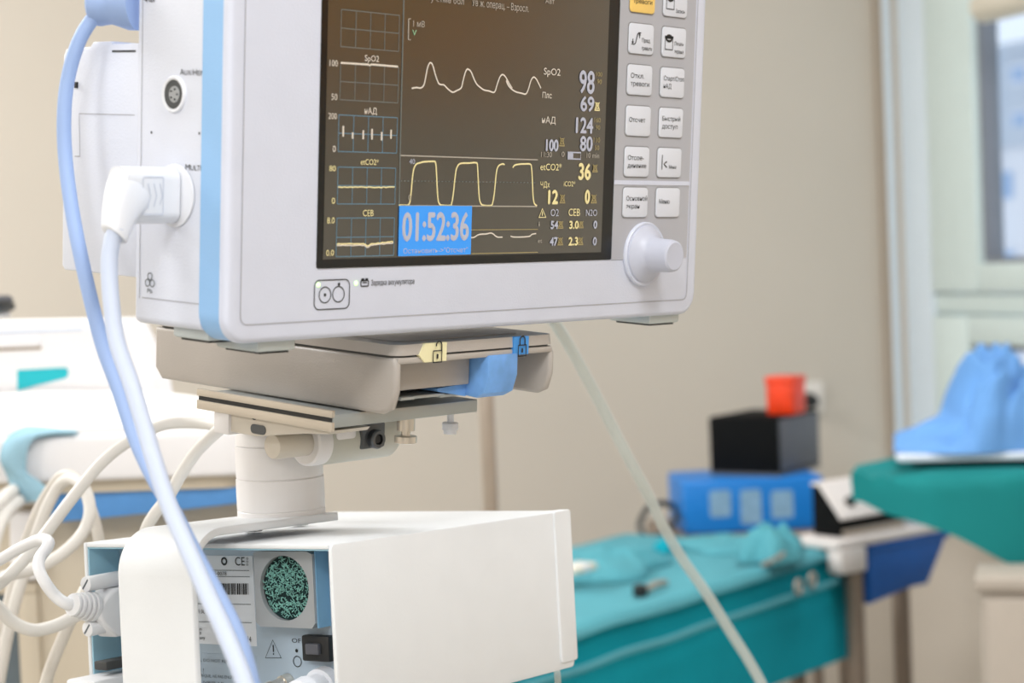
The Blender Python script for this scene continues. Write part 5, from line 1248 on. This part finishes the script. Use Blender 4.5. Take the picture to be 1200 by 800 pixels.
for i in range(nx + 1):
    x = xa + (xb - xa) * i / nx; row = []
    for j in range(nq + 1):
        v = j / nq; z = -.065 - .2 * v; sk = x + .22 * (v - .35) * .5
        h_ = hgt(min(max(sk * .55 + x * .45, xa), xb))
        n1 = 1 - 2 * abs(noise.noise(Vector((x * 13 + v * 3, v * 2.2, 1.7)))); n2 = 1 - 2 * abs(noise.noise(Vector((x * 26 - v * 5, v * 4 + 2, 5.1))))
        y = .031 + h_ * csv(v) * (.80 + .26 * n1 + .10 * n2)
        z += .018 * (noise.noise(Vector((x * 11, v * 3, 8)))) * (1 if 0 < j < nq else 0) + .02 * math.sin(x * 24) * (v < .5) * (1 - 2 * v)
        for (xc, kx, wd_, dp_) in ((.15, .10, .010, .030), (.21, -.16, .014, .034), (.27, .05, .010, .022), (.07, .12, .012, .012)):
            y -= dp_ * math.exp(-((x - xc - kx * (v - .3)) / wd_) ** 2) * min(1, h_ / .08) * (1 - abs(2 * v - .8) * .6)
        row.append(bm.verts.new((x, max(y, .0312), z)))
    g.append(row)
for i in range(nx):
    for j in range(nq): bm.faces.new((g[i][j], g[i + 1][j], g[i + 1][j + 1], g[i][j + 1]))
be = [e for e in bm.edges if len(e.link_faces) == 1]; rr = bmesh.ops.extrude_edge_only(bm, edges=be)
for v in rr['geom']:
    if isinstance(v, bmesh.types.BMVert): v.co.y = .0305
bmesh.ops.contextual_create(bm, geom=[e for e in bm.edges if len(e.link_faces) == 1])
o = obj('blue_gown', bm, 'cloth_blue', None, 80); o.matrix_world = G.mat(); tag(o, 'light blue disposable gown bunched up on the white folded sheet', 'gown')
# beige cabinet under the window and roller blind
cf = Frame(P(1147, 676, 2.75), Vector((math.cos(-.27), math.sin(-.27), 0)), ZV); cz = cf.o.z
cb = thing('low_cabinet', 'beige low cabinet at the lower right picture edge under the green drape', 'cabinet', cf.mat((0, -cz, 0)))
bm = nb(); box(bm, 0, .4, .06, cz - .02, -.12, 0, .004); obj('body', bm, 'cabinet_beige', cb)
bm = nb(); box(bm, -.006, .406, cz - .02, cz, -.125, .01, .004); obj('top', bm, 'cabinet_beige', cb)
for k in range(2):
    bm = nb(); box(bm, .008 + .194 * k, .198 + .194 * k, .08, cz - .03, 0, .014, .003); d_ = obj('door', bm, 'cabinet_beige', cb)
    bm = nb(); cyl(bm, (.18 + .04 * k, cz * .55, .026), (.18 + .04 * k, cz * .75, .026), .005, 10); obj('handle', bm, 'metal_bright', d_)
bm = nb(); box(bm, .02, .38, 0, .06, -.11, -.02); obj('plinth', bm, 'post_brown', cb)
hb = WR.hit(1151, 12, 2, .06); rb2 = thing('roller_blind', 'rolled cream blind tube hanging before the window top', 'blind', WR.mat((hb.x, hb.y, .06)))
rr2 = 19 / FPX * depth(WR.world(hb))
bm = nb(); cyl(bm, (0, .006, 0), (1.5, .006, 0), rr2, 28, .006); obj('roll', bm, 'blind_cream', rb2)
bm = nb(); cyl(bm, (-.006, .006, 0), (.004, .006, 0), rr2 * .6, 20, .002); obj('end_cap', bm, 'unit_white', rb2)
bm = nb(); box(bm, .1, 1.4, .0, HEAD - hb.y + .02, -.0035, -.002); obj('hanging_cord_sheet', bm, 'blind_cream', rb2).name = 'blind_fabric'

# ================================================================== OUTSIDE the window
def building(off, dist, x0, x1, y0, y1, lab, m_, rows_, cols):
    fr = Frame(WR.world((off, 0, -dist)), BV, ZV); b = thing('far_building', lab, 'building', fr.mat((x0, y0, 0)), 'buildings outside')
    w_, h_ = x1 - x0, y1 - y0
    bm = nb(); box(bm, 0, w_, 0, h_, -6, 0); obj('wall', bm, m_, b)
    bm = nb(); box(bm, -.15, w_ + .15, h_, h_ + .4, -6.1, .15); obj('roof', bm, 'building_grey', b)
    for r in range(rows_):
        for c in range(cols):
            xx = w_ * (c + .25) / cols; yy = h_ * (r + .3) / rows_; bm = nb(); box(bm, xx, xx + w_ * .5 / cols, yy, yy + h_ * .45 / rows_, -.05, .03); f = obj('window', bm, 'building_white', b)
            bm = nb(); box(bm, xx + .1, xx + w_ * .5 / cols - .1, yy + .1, yy + h_ * .45 / rows_ - .1, .03, .05); obj('pane', bm, 'building_glass', f)
building(-31, 22, -9, 10, -12, 3.5, 'white apartment block seen through the window glass', 'building_white', 9, 12)
building(-62, 40, -4, 9, -12, 8.5, 'pale grey tower farther off beyond the window glass', 'building_grey', 12, 6)
